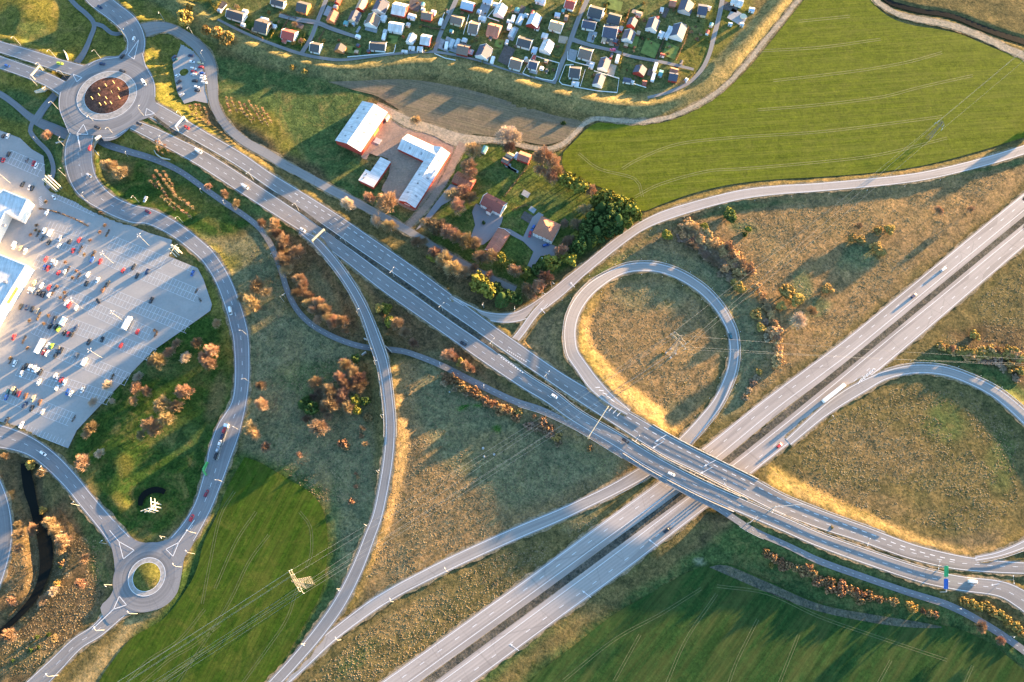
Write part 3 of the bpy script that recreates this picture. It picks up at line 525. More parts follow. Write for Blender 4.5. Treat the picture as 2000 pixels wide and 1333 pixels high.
F1 = sheet('crop_field', [(1100,298),(1099,325),(1120,345),(1170,365),(1215,385),(1252,412),(1290,400),(1350,379),(1420,362),(1500,352),(1600,346),(1700,338),(1800,324),(1900,299),(2000,269),(2120,235),(2110,180),(2030,128),(1985,111),(1950,98),(1912,82),(1875,67),(1830,57),(1780,49),(1740,35),(1708,10),(1690,-20),(1650,-60),(1600,-40),(1572,-2),(1548,28),(1510,76),(1470,125),(1433,163),(1394,195),(1345,222),(1302,238),(1250,245),(1200,242),(1167,240),(1146,252),(1126,272)], .03, FLD)
f3a = wdir(480, 1100, -62, 200)[0]
F3 = sheet('crop_field', [(478,893),(510,905),(560,935),(605,962),(632,1000),(640,1060),(636,1110),(626,1160),(600,1210),(560,1280),(520,1345),(460,1440),(160,1440),(190,1340),(225,1285),(260,1245),(320,1208),(365,1150),(385,1110),(398,1060),(422,1010),(445,950)], .03,
    ground_mat('crop_field_west', False, (.034, .068, .008), streak=(f3a, .22, .5, (.08, .088, .016)), patch=.75, tanf=.55, tan=(.14, .125, .03), dark=(.018, .042, .007), bs=.12, gr=.6))
f4a = wdir(1500, 1240, -55, 200)[0]
F4 = sheet('crop_field', [(1390,1103),(1430,1104),(1500,1135),(1600,1178),(1700,1200),(1800,1216),(1870,1228),(1940,1262),(2010,1320),(2100,1420),(900,1500),(960,1400),(1040,1325),(1120,1262),(1200,1200),(1270,1160),(1340,1120)], .03,
    ground_mat('crop_field_south', False, (.022, .056, .016), streak=(f4a, .12, .5, (.085, .085, .028)), patch=.8, tanf=.3, tan=(.10, .095, .03), dark=(.010, .032, .008), bs=.12, gr=.6))
sheet('bare_soil_strip', [(1385,1108),(1420,1105),(1500,1138),(1600,1180),(1700,1200),(1800,1216),(1840,1226),(1780,1226),(1700,1216),(1590,1192),(1500,1158),(1430,1128)], .05, ground_mat('bare_soil', False, (.085, .085, .075), patch=.3, tanf=.2, bs=.2))
F2 = sheet('stubble_field', [(640,160),(700,158),(800,156),(900,172),(1000,200),(1080,225),(1135,238),(1118,262),(1094,276),(1060,283),(1000,272),(925,262),(880,262),(845,247),(805,232),(775,212),(750,196),(730,186),(690,176)], .03,
    ground_mat('stubble', False, (.165, .128, .095), streak=(wdir(900, 210, 14, 200)[0], .3, .3, (.13, .12, .06)), patch=.2, tanf=.1, bs=.1, gr=.4))
# tractor tramlines
def tram(field, lines, z, m, w=1.1, gap=4.6):
    mb = MB()
    for ln in lines:
        c = catmull(ln, 10); tx = np.gradient(c[:, 0]); ty = np.gradient(c[:, 1]); l = np.hypot(tx, ty)
        for s in (-gap / 2, gap / 2):
            q = [(c[i, 0] - ty[i] / l[i] * s, c[i, 1] + tx[i] / l[i] * s) for i in range(len(c))]; pxline(mb, q, w, z)
    return mb.build('tramlines', m, field)
trm = mat('track_soil', (.19, .18, .07), .9, .35, .3); trd = mat('track_soil_dark', (.10, .11, .045), .9, .4, .3)
tram(F1, [[(1215,330),(1250,310),(1320,283),(1420,270),(1600,258),(1750,240),(1840,228)],[(1240,385),(1290,360),(1380,335),(1450,330),(1600,317),(1720,302),(1850,270)],[(1480,215),(1600,205),(1720,190),(1800,170),(1900,148)],[(1510,158),(1600,148),(1700,135),(1780,120),(1840,103)],[(1480,100),(1600,93),(1720,77)],[(1560,42),(1660,32)],[(1130,300),(1170,330),(1240,350),(1255,385)]], .05, trm, .8, 4.0)
tram(F3, [[(525,1045),(485,1100),(440,1190),(340,1345)],[(458,960),(430,1010),(410,1100),(395,1180)],[(470,1340),(520,1270),(560,1210),(580,1150)],[(585,1000),(606,1030),(608,1080),(598,1110)],[(250,1330),(290,1290),(350,1250),(400,1190)],[(270,1340),(330,1290),(380,1260),(430,1220)],[(300,1345),(360,1300),(400,1270)],[(500,1000),(460,1060),(420,1150)]], .05, trd, .9, 4.4)
tram(F4, [[(1400,1145),(1500,1160),(1600,1205),(1700,1240),(1850,1290)],[(1400,1160),(1340,1250),(1300,1340)],[(1480,1210),(1440,1290),(1420,1345)],[(1370,1150),(1290,1200),(1200,1250),(1100,1330)],[(1250,1240),(1200,1330)],[(1560,1240),(1520,1340)],[(1740,1290),(1710,1345)],[(1900,1300),(1880,1345)]], .05, trd, 1.0, 5)
# water
def ribbon(name, c, z, m, kind='structure'):
    mb = MB(); tx = np.gradient(c[:, 0]); ty = np.gradient(c[:, 1]); l = np.hypot(tx, ty); w2 = c[:, 2] / 2 + 1
    for i in range(len(c) - 1):
        q = [];
        for k, s in ((i, -1), (i, 1), (i + 1, 1), (i + 1, -1)): q.append((*P(c[k, 0] + ty[k] / l[k] * s * w2[k] * -1, c[k, 1] - tx[k] / l[k] * s * w2[k] * -1, z), z))
        mb.quad(*q)
    return tag(mb.build(name, m), kind=kind)
wm, t_, b_ = nodes('water'); b_.inputs['Base Color'].default_value = (.008, .009, .008, 1); b_.inputs['Roughness'].default_value = .3; b_.inputs['Specular IOR Level'].default_value = .03
g0 = N(t_, 'ShaderNodeNewGeometry'); bump(t_, b_, noise(t_, g0.outputs['Position'], .8, 3), .1)
ribbon('river_pool', RIV, -1.3, wm)
ribbon('stream', STR, -.75, wm)
ribbon('pool', ARC, -1.1, wm)
sheet('pond', [(1172,895),(1180,888),(1196,890),(1206,898),(1200,908),(1184,906)], -.02, wm); sheet('pond', [(1420,1040),(1432,1033),(1448,1036),(1452,1050),(1440,1058),(1424,1054)], -.02, wm)
# yards and car parks
LOTP = [(-260,170),(-60,235),(0,255),(39,270),(62,292),(85,305),(88,336),(86,362),(98,375),(150,396),(195,413),(237,433),(290,455),(336,469),(330,501),(386,524),(397,545),(414,595),(411,607),(386,625),(298,686),(235,751),(175,814),(150,841),(133,876),(95,861),(50,841),(0,824),(-60,800),(-260,720)]
HZl = ground_mat('car_park_surface', False, (.285, .272, .265), tanf=.5, tan=(.36, .34, .315), patch=.3, dark=(.18, .18, .185), bs=.01, gr=.12)
# the car park uses positions for its texture: give it uv in metres
def uvsheet(o):
    l = o.data.uv_layers.new(name='UVMap')
    for lp in o.data.loops: v = o.data.vertices[lp.vertex_index].co; l.data[lp.index].uv = (v.x, v.y * .3)
LOT = sheet('car_park', LOTP, .06, HZl, False); uvsheet(LOT)
LOT2 = sheet('small_car_park', [(350,68),(380,74),(400,90),(414,112),(420,150),(425,203),(405,202),(380,197),(360,203),(347,182),(341,155),(337,126),(346,108),(353,90)], .05, HZl, False); uvsheet(LOT2)
sheet('farm_yard', [(757,218),(800,228),(850,250),(880,265),(905,272),(900,295),(882,330),(866,360),(845,382),(815,412),(780,400),(770,385),(745,372),(760,340),(757,310),(735,305),(722,300),(716,312),(705,306),(716,292),(742,250)], .04, RM['gravel'])
sheet('farm_yard', [(930,398),(945,405),(975,420),(982,425),(975,445),(955,470),(935,480),(920,462),(928,440),(922,415)], .05, asphalt('yard_asphalt', (.2, .18, .18), 0)); 
sheet('farm_yard', [(1052,415),(1040,425),(1022,463),(996,448),(985,446),(984,452),(1022,472),(1042,492),(1030,520),(1040,524),(1056,500),(1085,500),(1100,488),(1060,470),(1042,450),(1062,420)], .05, MATS['yard_asphalt'], False)
sheet('farm_yard', [(852,395),(880,360),(905,368),(900,380),(880,392),(862,402),(830,440),(812,450)], .055, MATS['yard_asphalt'], False)
# widened junction surfaces round the roundabouts
sheet('roundabout_approach', [(182,122),(205,111),(232,109),(243,98),(277,97),(281,120),(296,144),(304,172),(303,198),(312,214),(290,230),(268,238),(248,256),(226,272),(203,276),(194,266),(142,262),(128,244),(117,215),(114,192),(122,172),(150,142)], R1Z + .12, RM['dark'])
sheet('roundabout_approach', [(198,1024),(212,1052),(222,1090),(224,1140),(214,1166),(196,1188),(214,1220),(234,1206),(262,1197),(296,1194),(325,1182),(346,1158),(355,1120),(361,1088),(378,1060),(366,1038),(348,1046),(318,1057),(290,1061),(262,1055),(240,1040),(222,1018)], R2Z + .12, RM['dark'])
# median strips
med = ground_mat('median_gravel', False, (.075, .07, .068), patch=.5, tanf=.5, tan=(.2, .18, .15), dark=(.02, .025, .02), bs=1.0)
def med_strip(pts, z):
    c = catmull(zfill(pts, z)); mb = MB(); tx = np.gradient(c[:, 0]); ty = np.gradient(c[:, 1]); l = np.hypot(tx, ty)
    for i in range(len(c) - 1):
        q = []
        for k, s in ((i, -1), (i, 1), (i + 1, 1), (i + 1, -1)): q.append((*P(c[k, 0] - ty[k] / l[k] * s * c[k, 2] / 2, c[k, 1] + tx[k] / l[k] * s * c[k, 2] / 2, c[k, 3]), c[k, 3]))
        mb.quad(*q)
    return tag(mb.build('median', med), kind='structure')
med_strip([(2040,398,10),(2000,430,11),(1713,666,12),(1600,757,13),(1412,907,14),(1200,1064,14),(1050,1174,14),(835,1333,15),(760,1387,15)], .1)
med_strip([(300,228,5),(345,262,7),(400,293,6),(465,336,6),(550,387,7),(620,436,8),(700,493,8),(800,562,9),(870,612,9),(950,667,11),(975,690,5)], [(x, z + .06) for x, z in ZN])
# ================================================================ LABEL HELPER
PEND = []       # (object, look, where, px, py, sort)
REG = [('the farmhouse wood',1185,420),('the farmhouse garden',1040,400),('the belt along the lane',880,510),('the farm entrance',740,400),('the farmyard',880,330),
 ('the belt by the cycle path',600,540),('the grass inside the avenue bend',500,600),('the round meadow copse',655,765),('the green beside the car park',300,760),('the store car park',150,560),
 ('the pool bank',100,1060),('the lower left rough ground',60,1220),('the upper roundabout verge',215,270),('the top left slope',400,60),('the farm lane plot',480,240),
 ('the hedge below the cycle path',960,785),('the bank above the cycle path',890,700),('the thicket below the slip road',770,620),('the belt outside the loop',1410,510),('the belt right of the loop',1500,640),
 ('the big dry meadow',1690,470),('the bank above the right-hand loop',1930,690),('the dark field hedge',1640,1140),('the lower right corner verge',1940,1200),('the central meadow',690,900),
 ('the middle allotments',900,60),('the left allotments',560,50),('the right allotments',1220,90),('the top left hillside',60,40),('the roundabout approach',330,290)]
def region(x, y): return min(REG, key=lambda r: (r[1] - x) ** 2 + (r[2] - y) ** 2)[0]
def pend(o, look, px, py, where=None): PEND.append((o, look, where or region(px, py), px, py))
def resolve():
    g = {}
    for t in PEND: g.setdefault((t[1], t[2]), []).append(t)
    for (look, where), l in g.items():
        if len(l) == 1: l[0][0]['label'] = f"{look} in {where}" if not where.startswith(('along', 'beside', 'on', 'under', 'at', 'between')) else f"{look} {where}"
        else:
            xs = [t[3] for t in l]; ys = [t[4] for t in l]; hor = (max(xs) - min(xs)) > (max(ys) - min(ys)) * 1.2
            l.sort(key=lambda t: t[3] if hor else t[4])
            for i, t in enumerate(l):
                pos = f"{nth(i)} from the {'left' if hor else 'top'}"
                t[0]['label'] = f"{look}, {pos} in {where}" if not where.startswith(('along', 'beside', 'on', 'under', 'at', 'between')) else f"{look}, {pos} {where}"
# ================================================================ TREES
TM = dict(O=mat('twigs_orange', (.32, .215, .125), .9, .35, 1.5, obrand=.45, spec=.05), B=mat('twigs_brown', (.26, .175, .11), .9, .35, 1.5, obrand=.28, spec=.05),
          Y=mat('leaves_gold', (.29, .2, .06), .9, .35, 1.5, obrand=.22, spec=.05), G=mat('leaves_yellow_green', (.19, .18, .035), .9, .4, 1.5, obrand=.22, spec=.05),
          D=mat('needles_dark', (.06, .09, .025), .9, .4, 1.5, obrand=.25, spec=.05), P=mat('twigs_pale', (.5, .4, .3), .9, .3, 1.5, obrand=.15, spec=.05), Q=mat('twigs_sandy', (.42, .25, .11), .9, .35, 1.5, obrand=.2, spec=.05), S=mat('leaves_rust', (.26, .155, .075), .9, .4, 1.5, obrand=.28, spec=.05))
bark = mat('bark', (.42, .34, .26), .9, .3, 2)
LOOK = dict(O='leafless orange-brown tree', B='leafless dark brown tree', Y='golden bushy tree', G='yellow-green leafy tree', D='dark evergreen tree', P='pale bare-twigged tree', Q='sandy gold scrub bush', S='rounded rust-brown shrub', T='slim young orange tree', H='small golden shrub', K='low dark brown shrub', E='small green bush')
def rnd(a, b): return random.uniform(a, b)
def rdir():
    while True:
        v = Vector((rnd(-1, 1), rnd(-1, 1), rnd(-1, 1)))
        if .1 < v.length < 1: return v.normalized()
def trunk_mesh(h, cr, n=9, base=.075):
    mb = MB(); top = Vector((rnd(-.06, .06), rnd(-.06, .06), h * .75)); fork = Vector((0, 0, h * .32))
    mb.tube([(0, 0, -.15), tuple(fork), tuple(top)], [base, base * .75, base * .25], 6)
    ends = []
    for i in range(n):
        a = 2 * math.pi * i / n + rnd(-.3, .3); el = rnd(.25, 1.2); r = cr * rnd(.6, .9)
        s = fork.lerp(top, rnd(0, .7)); e = Vector((math.cos(a) * math.cos(el) * r, math.sin(a) * math.cos(el) * r, h * .5 + math.sin(el) * r * .75)); m_ = s.lerp(e, .5) + Vector((0, 0, -.08))
        mb.tube([tuple(s), tuple(m_), tuple(e)], [base * .6, base * .42, base * .2], 4); ends.append(e)
        for q in range(3):
            f_ = m_.lerp(e, rnd(0, .7)); g2 = f_ + (e - s).normalized() * cr * rnd(.2, .35) + rdir() * cr * .16; mb.tube([tuple(f_), tuple(g2)], [base * .28, base * .1], 3)
    return mb, ends
def crown_bare(h, cr, ends, n=2400, fine=1.0):
    mb = MB(); c = Vector((0, 0, h * .58)); root_ = Vector((0, 0, h * .3)); ph = [rnd(0, 6.28) for _ in range(6)]
    def rad(d):
        a = math.atan2(d.y, d.x); return .78 + .14 * math.sin(2 * a + ph[0]) + .12 * math.sin(5 * a + ph[1] + 3 * d.z) + .09 * math.sin(9 * a + ph[2]) * math.cos(4 * d.z + ph[3])
    for i in range(n):
        d = rdir(); d.z = d.z if d.z > -.35 else -d.z; d.normalize(); f = rnd(.15, 1) ** .6 * rad(d) * cr
        q = c + Vector((d.x * f, d.y * f, d.z * f * h * .42)); out = (q - root_).normalized(); e = (out * rnd(.8, 1.6) + rdir() * .55).normalized(); l = rnd(.14, .36) * fine; wd = e.cross(rdir()).normalized() * rnd(.011, .025)
        mb.tri(tuple(q - wd), tuple(q + wd), tuple(q + e * l))
    for e in ends:
        for k in range(60):
            q = c.lerp(e, rnd(.3, 1.02)) + rdir() * rnd(.02, .16); d = ((e - root_).normalized() + rdir() * .7).normalized(); wd = d.cross(rdir()).normalized() * .014
            mb.tri(tuple(q - wd), tuple(q + wd), tuple(q + d * rnd(.12, .26)))
    return mb
def crown_leaf(h, cr, nc=30, lv=26, ls=.085, zc=.6, zr=.45, lob=.2):
    mb = MB(); c = Vector((0, 0, h * zc)); ph = rnd(0, 6)
    for i in range(nc):
        d = rdir(); rr = cr * rnd(.45, .85) * (1 + lob * math.sin(3 * math.atan2(d.y, d.x) + ph)); p = c + Vector((d.x * rr, d.y * rr, d.z * h * zr * rnd(.5, .9))); cs = rnd(.16, .3)
        for k in range(lv):
            e = rdir(); q = p + e * cs * rnd(.6, 1.05); n_ = (e + rdir() * .6).normalized(); u = n_.cross(rdir()).normalized(); v = n_.cross(u); s1 = ls * rnd(.6, 1.4)
            mb.quad(tuple(q - u * s1 - v * s1), tuple(q + u * s1 - v * s1), tuple(q + u * s1 + v * s1 * .7), tuple(q - u * s1 + v * s1))
    return mb
def crown_cone(h, n=900):
    mb = MB()
    for i in range(n):
        t = rnd(0, 1) ** .8; z = h * (.12 + .86 * t); r = (1 - t) * .95 * (1 + .25 * math.sin(z * 9)) + .04; a = rnd(0, 6.283); rr = r * rnd(.55, 1)
        q = Vector((math.cos(a) * rr, math.sin(a) * rr, z)); o_ = Vector((math.cos(a), math.sin(a), -.25)).normalized(); s_ = o_.cross(Vector((0, 0, 1))).normalized() * rnd(.05, .1)
        mb.tri(tuple(q - s_), tuple(q + s_), tuple(q + o_ * rnd(.14, .26)))
    return mb
PROTO = {}
def protos():
    for k, (h, mk) in dict(O=(2.1, 'O'), B=(2.0, 'B'), P=(2.1, 'P'), T=(2.9, 'O')).items():
        for j in range(5):
            tb, ends = trunk_mesh(h, .95, random.randint(8, 12) if k != 'T' else 5, .05); cr = 1.05 if k != 'T' else .8
            PROTO[k, j] = (crown_bare(h, cr, ends, random.randint(2100, 3100) if k != 'T' else 900).mesh('crown', TM[mk]), tb.mesh('trunk', bark), h)
    for k, (h, mk, ls) in dict(Y=(1.9, 'Y', .08), G=(2.0, 'G', .085)).items():
        for j in range(3):
            tb, ends = trunk_mesh(h, .7, 5); PROTO[k, j] = (crown_leaf(h, 1, 60, 26, ls).mesh('crown', TM[mk]), tb.mesh('trunk', bark), h)
    for j in range(2): tb, ends = trunk_mesh(2.6, .3, 3); PROTO['D', j] = (crown_cone(2.7).mesh('crown', TM['D']), tb.mesh('trunk', bark), 2.4)
    tb, ends = trunk_mesh(2.1, .6, 5); PROTO['D', 2] = (crown_leaf(2.1, 1, 60, 28, .08).mesh('crown', TM['D']), tb.mesh('trunk', bark), 2.1)
    for j in range(4): PROTO['Q', j] = (crown_leaf(1.5, 1, 46, 30, .075, .45, .42, .3).mesh('scrub_bush', TM['Q']), None, 1.4)
    for k, mk in dict(S='S', H='Y', K='B', E='D').items():
        for j in range(3): PROTO[k, j] = (crown_leaf(1.15, 1, 34, 26, .09, .45, .42).mesh('shrub', TM[mk]), None, 1.0)
protos()
first = {}
def tree(k, px, py, r, off=False, look=None, where=None, hs=1.0, grp=None):
    j = random.randrange(5 if (k, 4) in PROTO else 3); j = 2 if k == 'D' and random.random() < .6 else j; cm, tm, h = PROTO[k, j]; rm = r * scale(px, py)
    X, Y, z = PG(px, py, h * rm * .55 * hs)
    nm = dict(Q='scrub_bush', O='bare_tree', B='bare_tree', P='bare_tree', T='young_tree', Y='tree', G='tree', D='evergreen_tree', S='shrub', H='shrub', K='shrub', E='bush')[k]
    if tm:
        o = empty(nm, (X, Y, z - .1), rnd(0, 6.28)); a = link('crown', cm, o); b = link('trunk', tm, o)
    else: o = link(nm, cm); o.location = (X, Y, z - .05); o.rotation_euler = (0, 0, rnd(0, 6.28))
    o.scale = (rm * rnd(.92, 1.08), rm * rnd(.92, 1.08), rm * rnd(.9, 1.1) * hs)
    tag(o, None, 'tree' if tm else ('bush' if k == 'E' else 'shrub'), grp)
    if grp is None: o['group'] = {'Q': 'sandy scrub bushes', 'O': 'leafless trees around the junction', 'B': 'leafless trees around the junction', 'P': 'leafless trees around the junction', 'T': 'young trees planted in rows', 'Y': 'golden and green trees', 'G': 'golden and green trees', 'D': 'evergreen trees'}.get(k, 'shrubs around the junction')
    pend(o, look or LOOK[k], px, py, where); return o
TREES = dict(
O="537,440,10 543,458,10 555,473,12 548,486,9 560,493,9 557,513,14 560,528,12 585,545,10 592,557,9 580,573,10 605,578,9 602,593,9 622,590,10 612,606,9 635,606,11 622,624,9 640,623,9 652,623,8 670,630,12 650,636,8 676,648,7 407,365,6 439,380,8 461,399,8 512,437,8 502,560,14 520,573,11 492,593,14 475,585,9 500,603,9 424,633,8 875,693,11 888,699,9 910,716,10 921,722,7 674,714,11 688,726,9 665,739,12 701,741,12 708,749,10 678,754,13 645,791,14 665,779,10 680,796,11 512,791,12 490,839,13 500,851,10 311,706,14 296,706,9 400,700,12 415,686,12 410,711,12 386,671,10 266,759,11 288,766,9 261,784,9 361,766,14 316,791,14 293,829,14 326,819,12 303,841,11 276,851,8 180,836,11 170,849,8 10,892,7 100,1022,12 112,1037,12 125,1055,12 120,1072,10 65,1035,10 37,1025,7 37,1045,10 37,1072,9 25,1175,8 22,1240,12 47,1212,7 107,1247,7 160,1140,9 165,1092,8 905,375,13 885,383,13 917,388,11 895,405,12 837,440,12 857,443,13 875,453,13 892,463,13 912,473,12 850,495,10 867,508,13 885,525,14 925,525,8 815,475,9 827,473,7 1007,530,11 1065,543,12 1052,560,11 1030,568,11 1040,580,7 1155,375,10 1142,410,10 722,388,11 745,390,9 757,400,18 762,443,12 925,295,13 995,290,10 1062,312,15 1080,322,13 1052,310,10 1077,346,13 1087,338,11 1055,336,9 915,325,12 918,338,11 812,237,8 215,325,12 235,338,12 92,265,9 955,538,7 1916,1225,10 1954,1252,8 1895,410,7 1832,413,8 1675,443,7 1585,610,9 713,868,6 708,838,6",
B="580,495,14 775,633,12 792,650,10 808,671,9 645,766,14 618,749,12 623,836,16 600,819,8 510,754,9 520,874,9 331,689,10 345,671,8 343,794,13 163,904,14 82,924,8 85,1172,9 960,503,11 940,503,12 927,475,10 905,533,11 1095,493,12 1110,473,11 1102,438,7 1127,440,10 585,889,6",
Q="1342,448,9 1355,453,9 1370,458,9 1385,465,10 1400,473,11 1415,483,10 1425,498,11 1440,510,11 1452,523,11 1465,528,9 1417,525,9 1477,560,8 1487,575,7 1495,590,6 1507,613,8 1512,628,8 1512,648,12 1518,681,9 1520,699,11 1518,711,8 1838,676,8 1865,683,8 1898,694,10 1920,691,12 1938,684,10 1976,689,12 1991,696,12",
P="363,699,9 195,886,8 220,784,5 212,754,9 183,786,8 270,736,8 987,268,15 1005,266,12 735,433,10 680,400,12 105,1155,8 1560,628,13",
Y="740,603,7 900,709,8 60,908,8 112,1139,6 83,997,6 1537,570,14 1557,585,12 1525,598,8 1615,565,10 1665,465,8 1682,468,8 1737,448,9 1712,483,10 1720,493,9 360,35,13 440,80,9 425,65,10 402,60,8 447,72,8 370,15,6 1445,563,11 1435,553,8 1477,613,10 1487,640,8",
G="1200,392,11 1178,380,9 1218,418,12 1235,420,11 1205,410,12 1180,400,11 1145,368,9 1120,358,9 1098,352,9 1100,500,9 755,603,9 760,628,9 693,784,10 698,801,8 980,505,9 997,518,9 935,550,14 952,565,14 1025,533,10 1077,515,12 1115,508,10 1110,353,12 1132,365,12 1190,390,13 1167,390,10 1212,403,14 1230,408,13 1242,422,10 1225,433,11 1302,459,10 1374,445,9 1462,447,6 1426,414,8",
D="1168,425,11 1188,440,11 1160,440,10 1140,465,10 1172,450,10 1155,465,10 1122,485,9 1138,440,9 590,789,10 608,799,12 600,782,8 713,784,8 695,701,8 980,583,12 997,580,11 970,565,10 1050,528,10 1175,410,13 1195,415,13 1157,428,12 1182,435,13 1145,450,11 1165,453,12 1132,480,11 1150,475,9 1190,453,9 1207,433,12 1207,450,8 1426,423,12 1012,585,8 1120,495,9 1172,468,8")
SHR = dict(
S="871,739,9 882,741,9 893,749,9 903,756,9 915,764,8 925,766,9 936,774,8 945,781,7 953,786,8 962,790,7 970,791,8 975,801,9 984,800,8 993,801,9 1008,816,8 1060,826,9 1073,839,8 1495,1078,6 1510,1088,7 1525,1098,7 1525,1110,6 1542,1105,7 1555,1111,7 1567,1113,8 1585,1120,9 1595,1138,8 1580,1108,6 1607,1135,8 1622,1135,8 1622,1150,9 1645,1145,9 1643,1157,8 1660,1150,8 1680,1160,9 1680,1172,9 1700,1165,9 1717,1170,7 1730,1173,4 1746,1176,8 1803,1194,5 1816,1199,6 1829,1201,6 1043,814,4 669,866,8 676,873,7 718,816,7 686,980,5 695,950,4 705,851,4 1153,877,6 695,925,3 699,933,3 120,1100,5 300,525,1",
H="1507,1105,5 1781,1187,10 1013,804,7 1088,854,9 570,131,5 594,140,5 1715,450,8 1483,726,6 1838,676,8 1852,680,8 1865,683,8 1876,688,8 1883,684,9 1898,694,10 1910,690,10 1920,691,12 1938,684,10 1950,690,9 1963,690,10 1976,689,12 1991,696,12 1976,716,10 1996,724,9 1905,655,9 1882,1175,8 1897,1179,9 1912,1185,8 1927,1185,9 1940,1195,9 1955,1202,9 1970,1215,10 1985,1225,9 1995,1237,7 1625,1030,3 1295,690,3",
K="1375,483,11 1390,495,11 1360,473,10 1402,508,10 1345,468,8 1330,466,8 1455,776,7 1462,763,7 1470,749,7 1478,738,6 1410,535,8 1425,545,7 1930,705,9 1950,706,9 1960,720,8 1985,740,8 1915,704,7 1500,660,8 1495,630,7 1060,838,9 1045,835,8 1033,832,8 1075,850,8 1090,866,7 868,748,7 890,760,7 910,770,6",
E="72,1245,4 95,1240,4 60,1270,4 75,1265,3 25,1291,3 118,1107,4 1455,458,5 945,435,3 1100,240,4")
def plist(s): return [tuple(float(v) for v in t.split(',')) for t in s.split()]
LOW = dict(Q=1.2, H=.8, S=1.0, K=.9)
for d_ in (TREES, SHR):
    for k, s_ in d_.items():
        for x, y, r in plist(s_):
            if r > 1: tree(k, x, y, r * (1.3 if k in 'SHK' else 1.26) * (1.12 if 800 < x < 1260 and y < 620 else 1), hs=LOW.get(k, 1.0) * (.5 if (k == 'Q' or (k in 'YGKD' and x > 1300)) else 1) * rnd(.85, 1.15))
# dense thickets: the curved belt, the copse and the hedge rows
def thicket(kinds, path, width, n, r0, r1, hs=.6):
    c = catmull(path, 5)
    for i in range(n):
        j = random.randrange(len(c) - 1); t = rnd(0, 1); x, y = c[j] * (1 - t) + c[j + 1] * t; a = rnd(0, 6.28); w_ = width / 2 * rnd(0, 1) ** .5
        tree(random.choice(kinds), x + math.cos(a) * w_, y + math.sin(a) * w_, rnd(r0, r1), hs=hs * rnd(.8, 1.2))
thicket('QQQQO', [(1332,446),(1368,458),(1402,478),(1430,500),(1452,522),(1466,532)], 24, 78, 9, 14, .6)
thicket('KKB', [(1345,468),(1375,488),(1402,512),(1428,540)], 16, 26, 8, 11, .5)
thicket('QQO', [(1478,560),(1494,590),(1508,620),(1516,660),(1520,708)], 10, 16, 6, 9, .6)
thicket('QQYO', [(1850,682),(1890,690),(1930,688),(1975,694),(1998,720)], 16, 16, 7, 10, .6)
thicket('OOOB', [(676,712),(700,745),(672,770),(690,798),(645,790),(655,745)], 18, 13, 11, 16, .9)
thicket('BBOD', [(625,760),(612,785),(640,812)], 22, 7, 8, 11, .8)
thicket('SSO', [(870,740),(905,760),(950,784),(1000,806)], 7, 10, 6, 9, .9)
thicket('SSSQ', [(1497,1082),(1545,1108),(1590,1130),(1640,1152),(1700,1168)], 12, 30, 4, 9, .7)
thicket('OOOB', [(530,442),(545,475),(562,515),(590,560),(612,600),(650,632)], 12, 10, 9, 13, .9)
thicket('OOBG', [(835,490),(870,512),(910,535),(945,555)], 14, 11, 9, 13, .9)
thicket('OOO', [(835,440),(870,455),(905,470),(935,485)], 12, 9, 9, 13, .9)
thicket('GGGD', [(1150,400),(1190,420),(1165,450),(1130,475)], 30, 14, 9, 13, .9)
# rows of slim young trees
def rowpts(a, b, n): return [(a[0] + (b[0] - a[0]) * i / (n - 1) + rnd(-1, 1), a[1] + (b[1] - a[1]) * i / (n - 1) + rnd(-1, 1)) for i in range(n)]
for a, b, n in (((307,336),(341,377),8), ((344,382),(376,406),5), ((299,343),(330,390),8), ((334,393),(372,424),6), ((296,356),(306,366),3), ((316,385),(340,408),4), ((320,336),(336,360),4)):
    for x, y in rowpts(a, b, n): tree('T', x, y, 5.2, where='on the lawn below the curving avenue', look='slim young orange tree')
for a, b, n in (((442,192),(450,218),5), ((452,194),(462,216),4), ((468,203),(478,222),4), ((478,206),(496,232),5), ((486,200),(512,238),7), ((500,208),(522,242),6), ((512,212),(530,238),5), ((470,215),(490,236),4)):
    for x, y in rowpts(a, b, n): tree('T', x, y, 4.6, where='on the planted plot beside the farm lane', look='slim young orange tree')
for a, b, n in (((372,208),(376,224),3), ((382,206),(386,232),4), ((391,206),(398,236),4), ((401,212),(408,240),4), ((304,278),(309,296),3), ((312,280),(318,300),3), ((322,284),(328,296),2)):
    for x, y in rowpts(a, b, n): tree('T', x, y, 4.4, where='beside the dual carriageway near the upper roundabout', look='slim young orange tree')
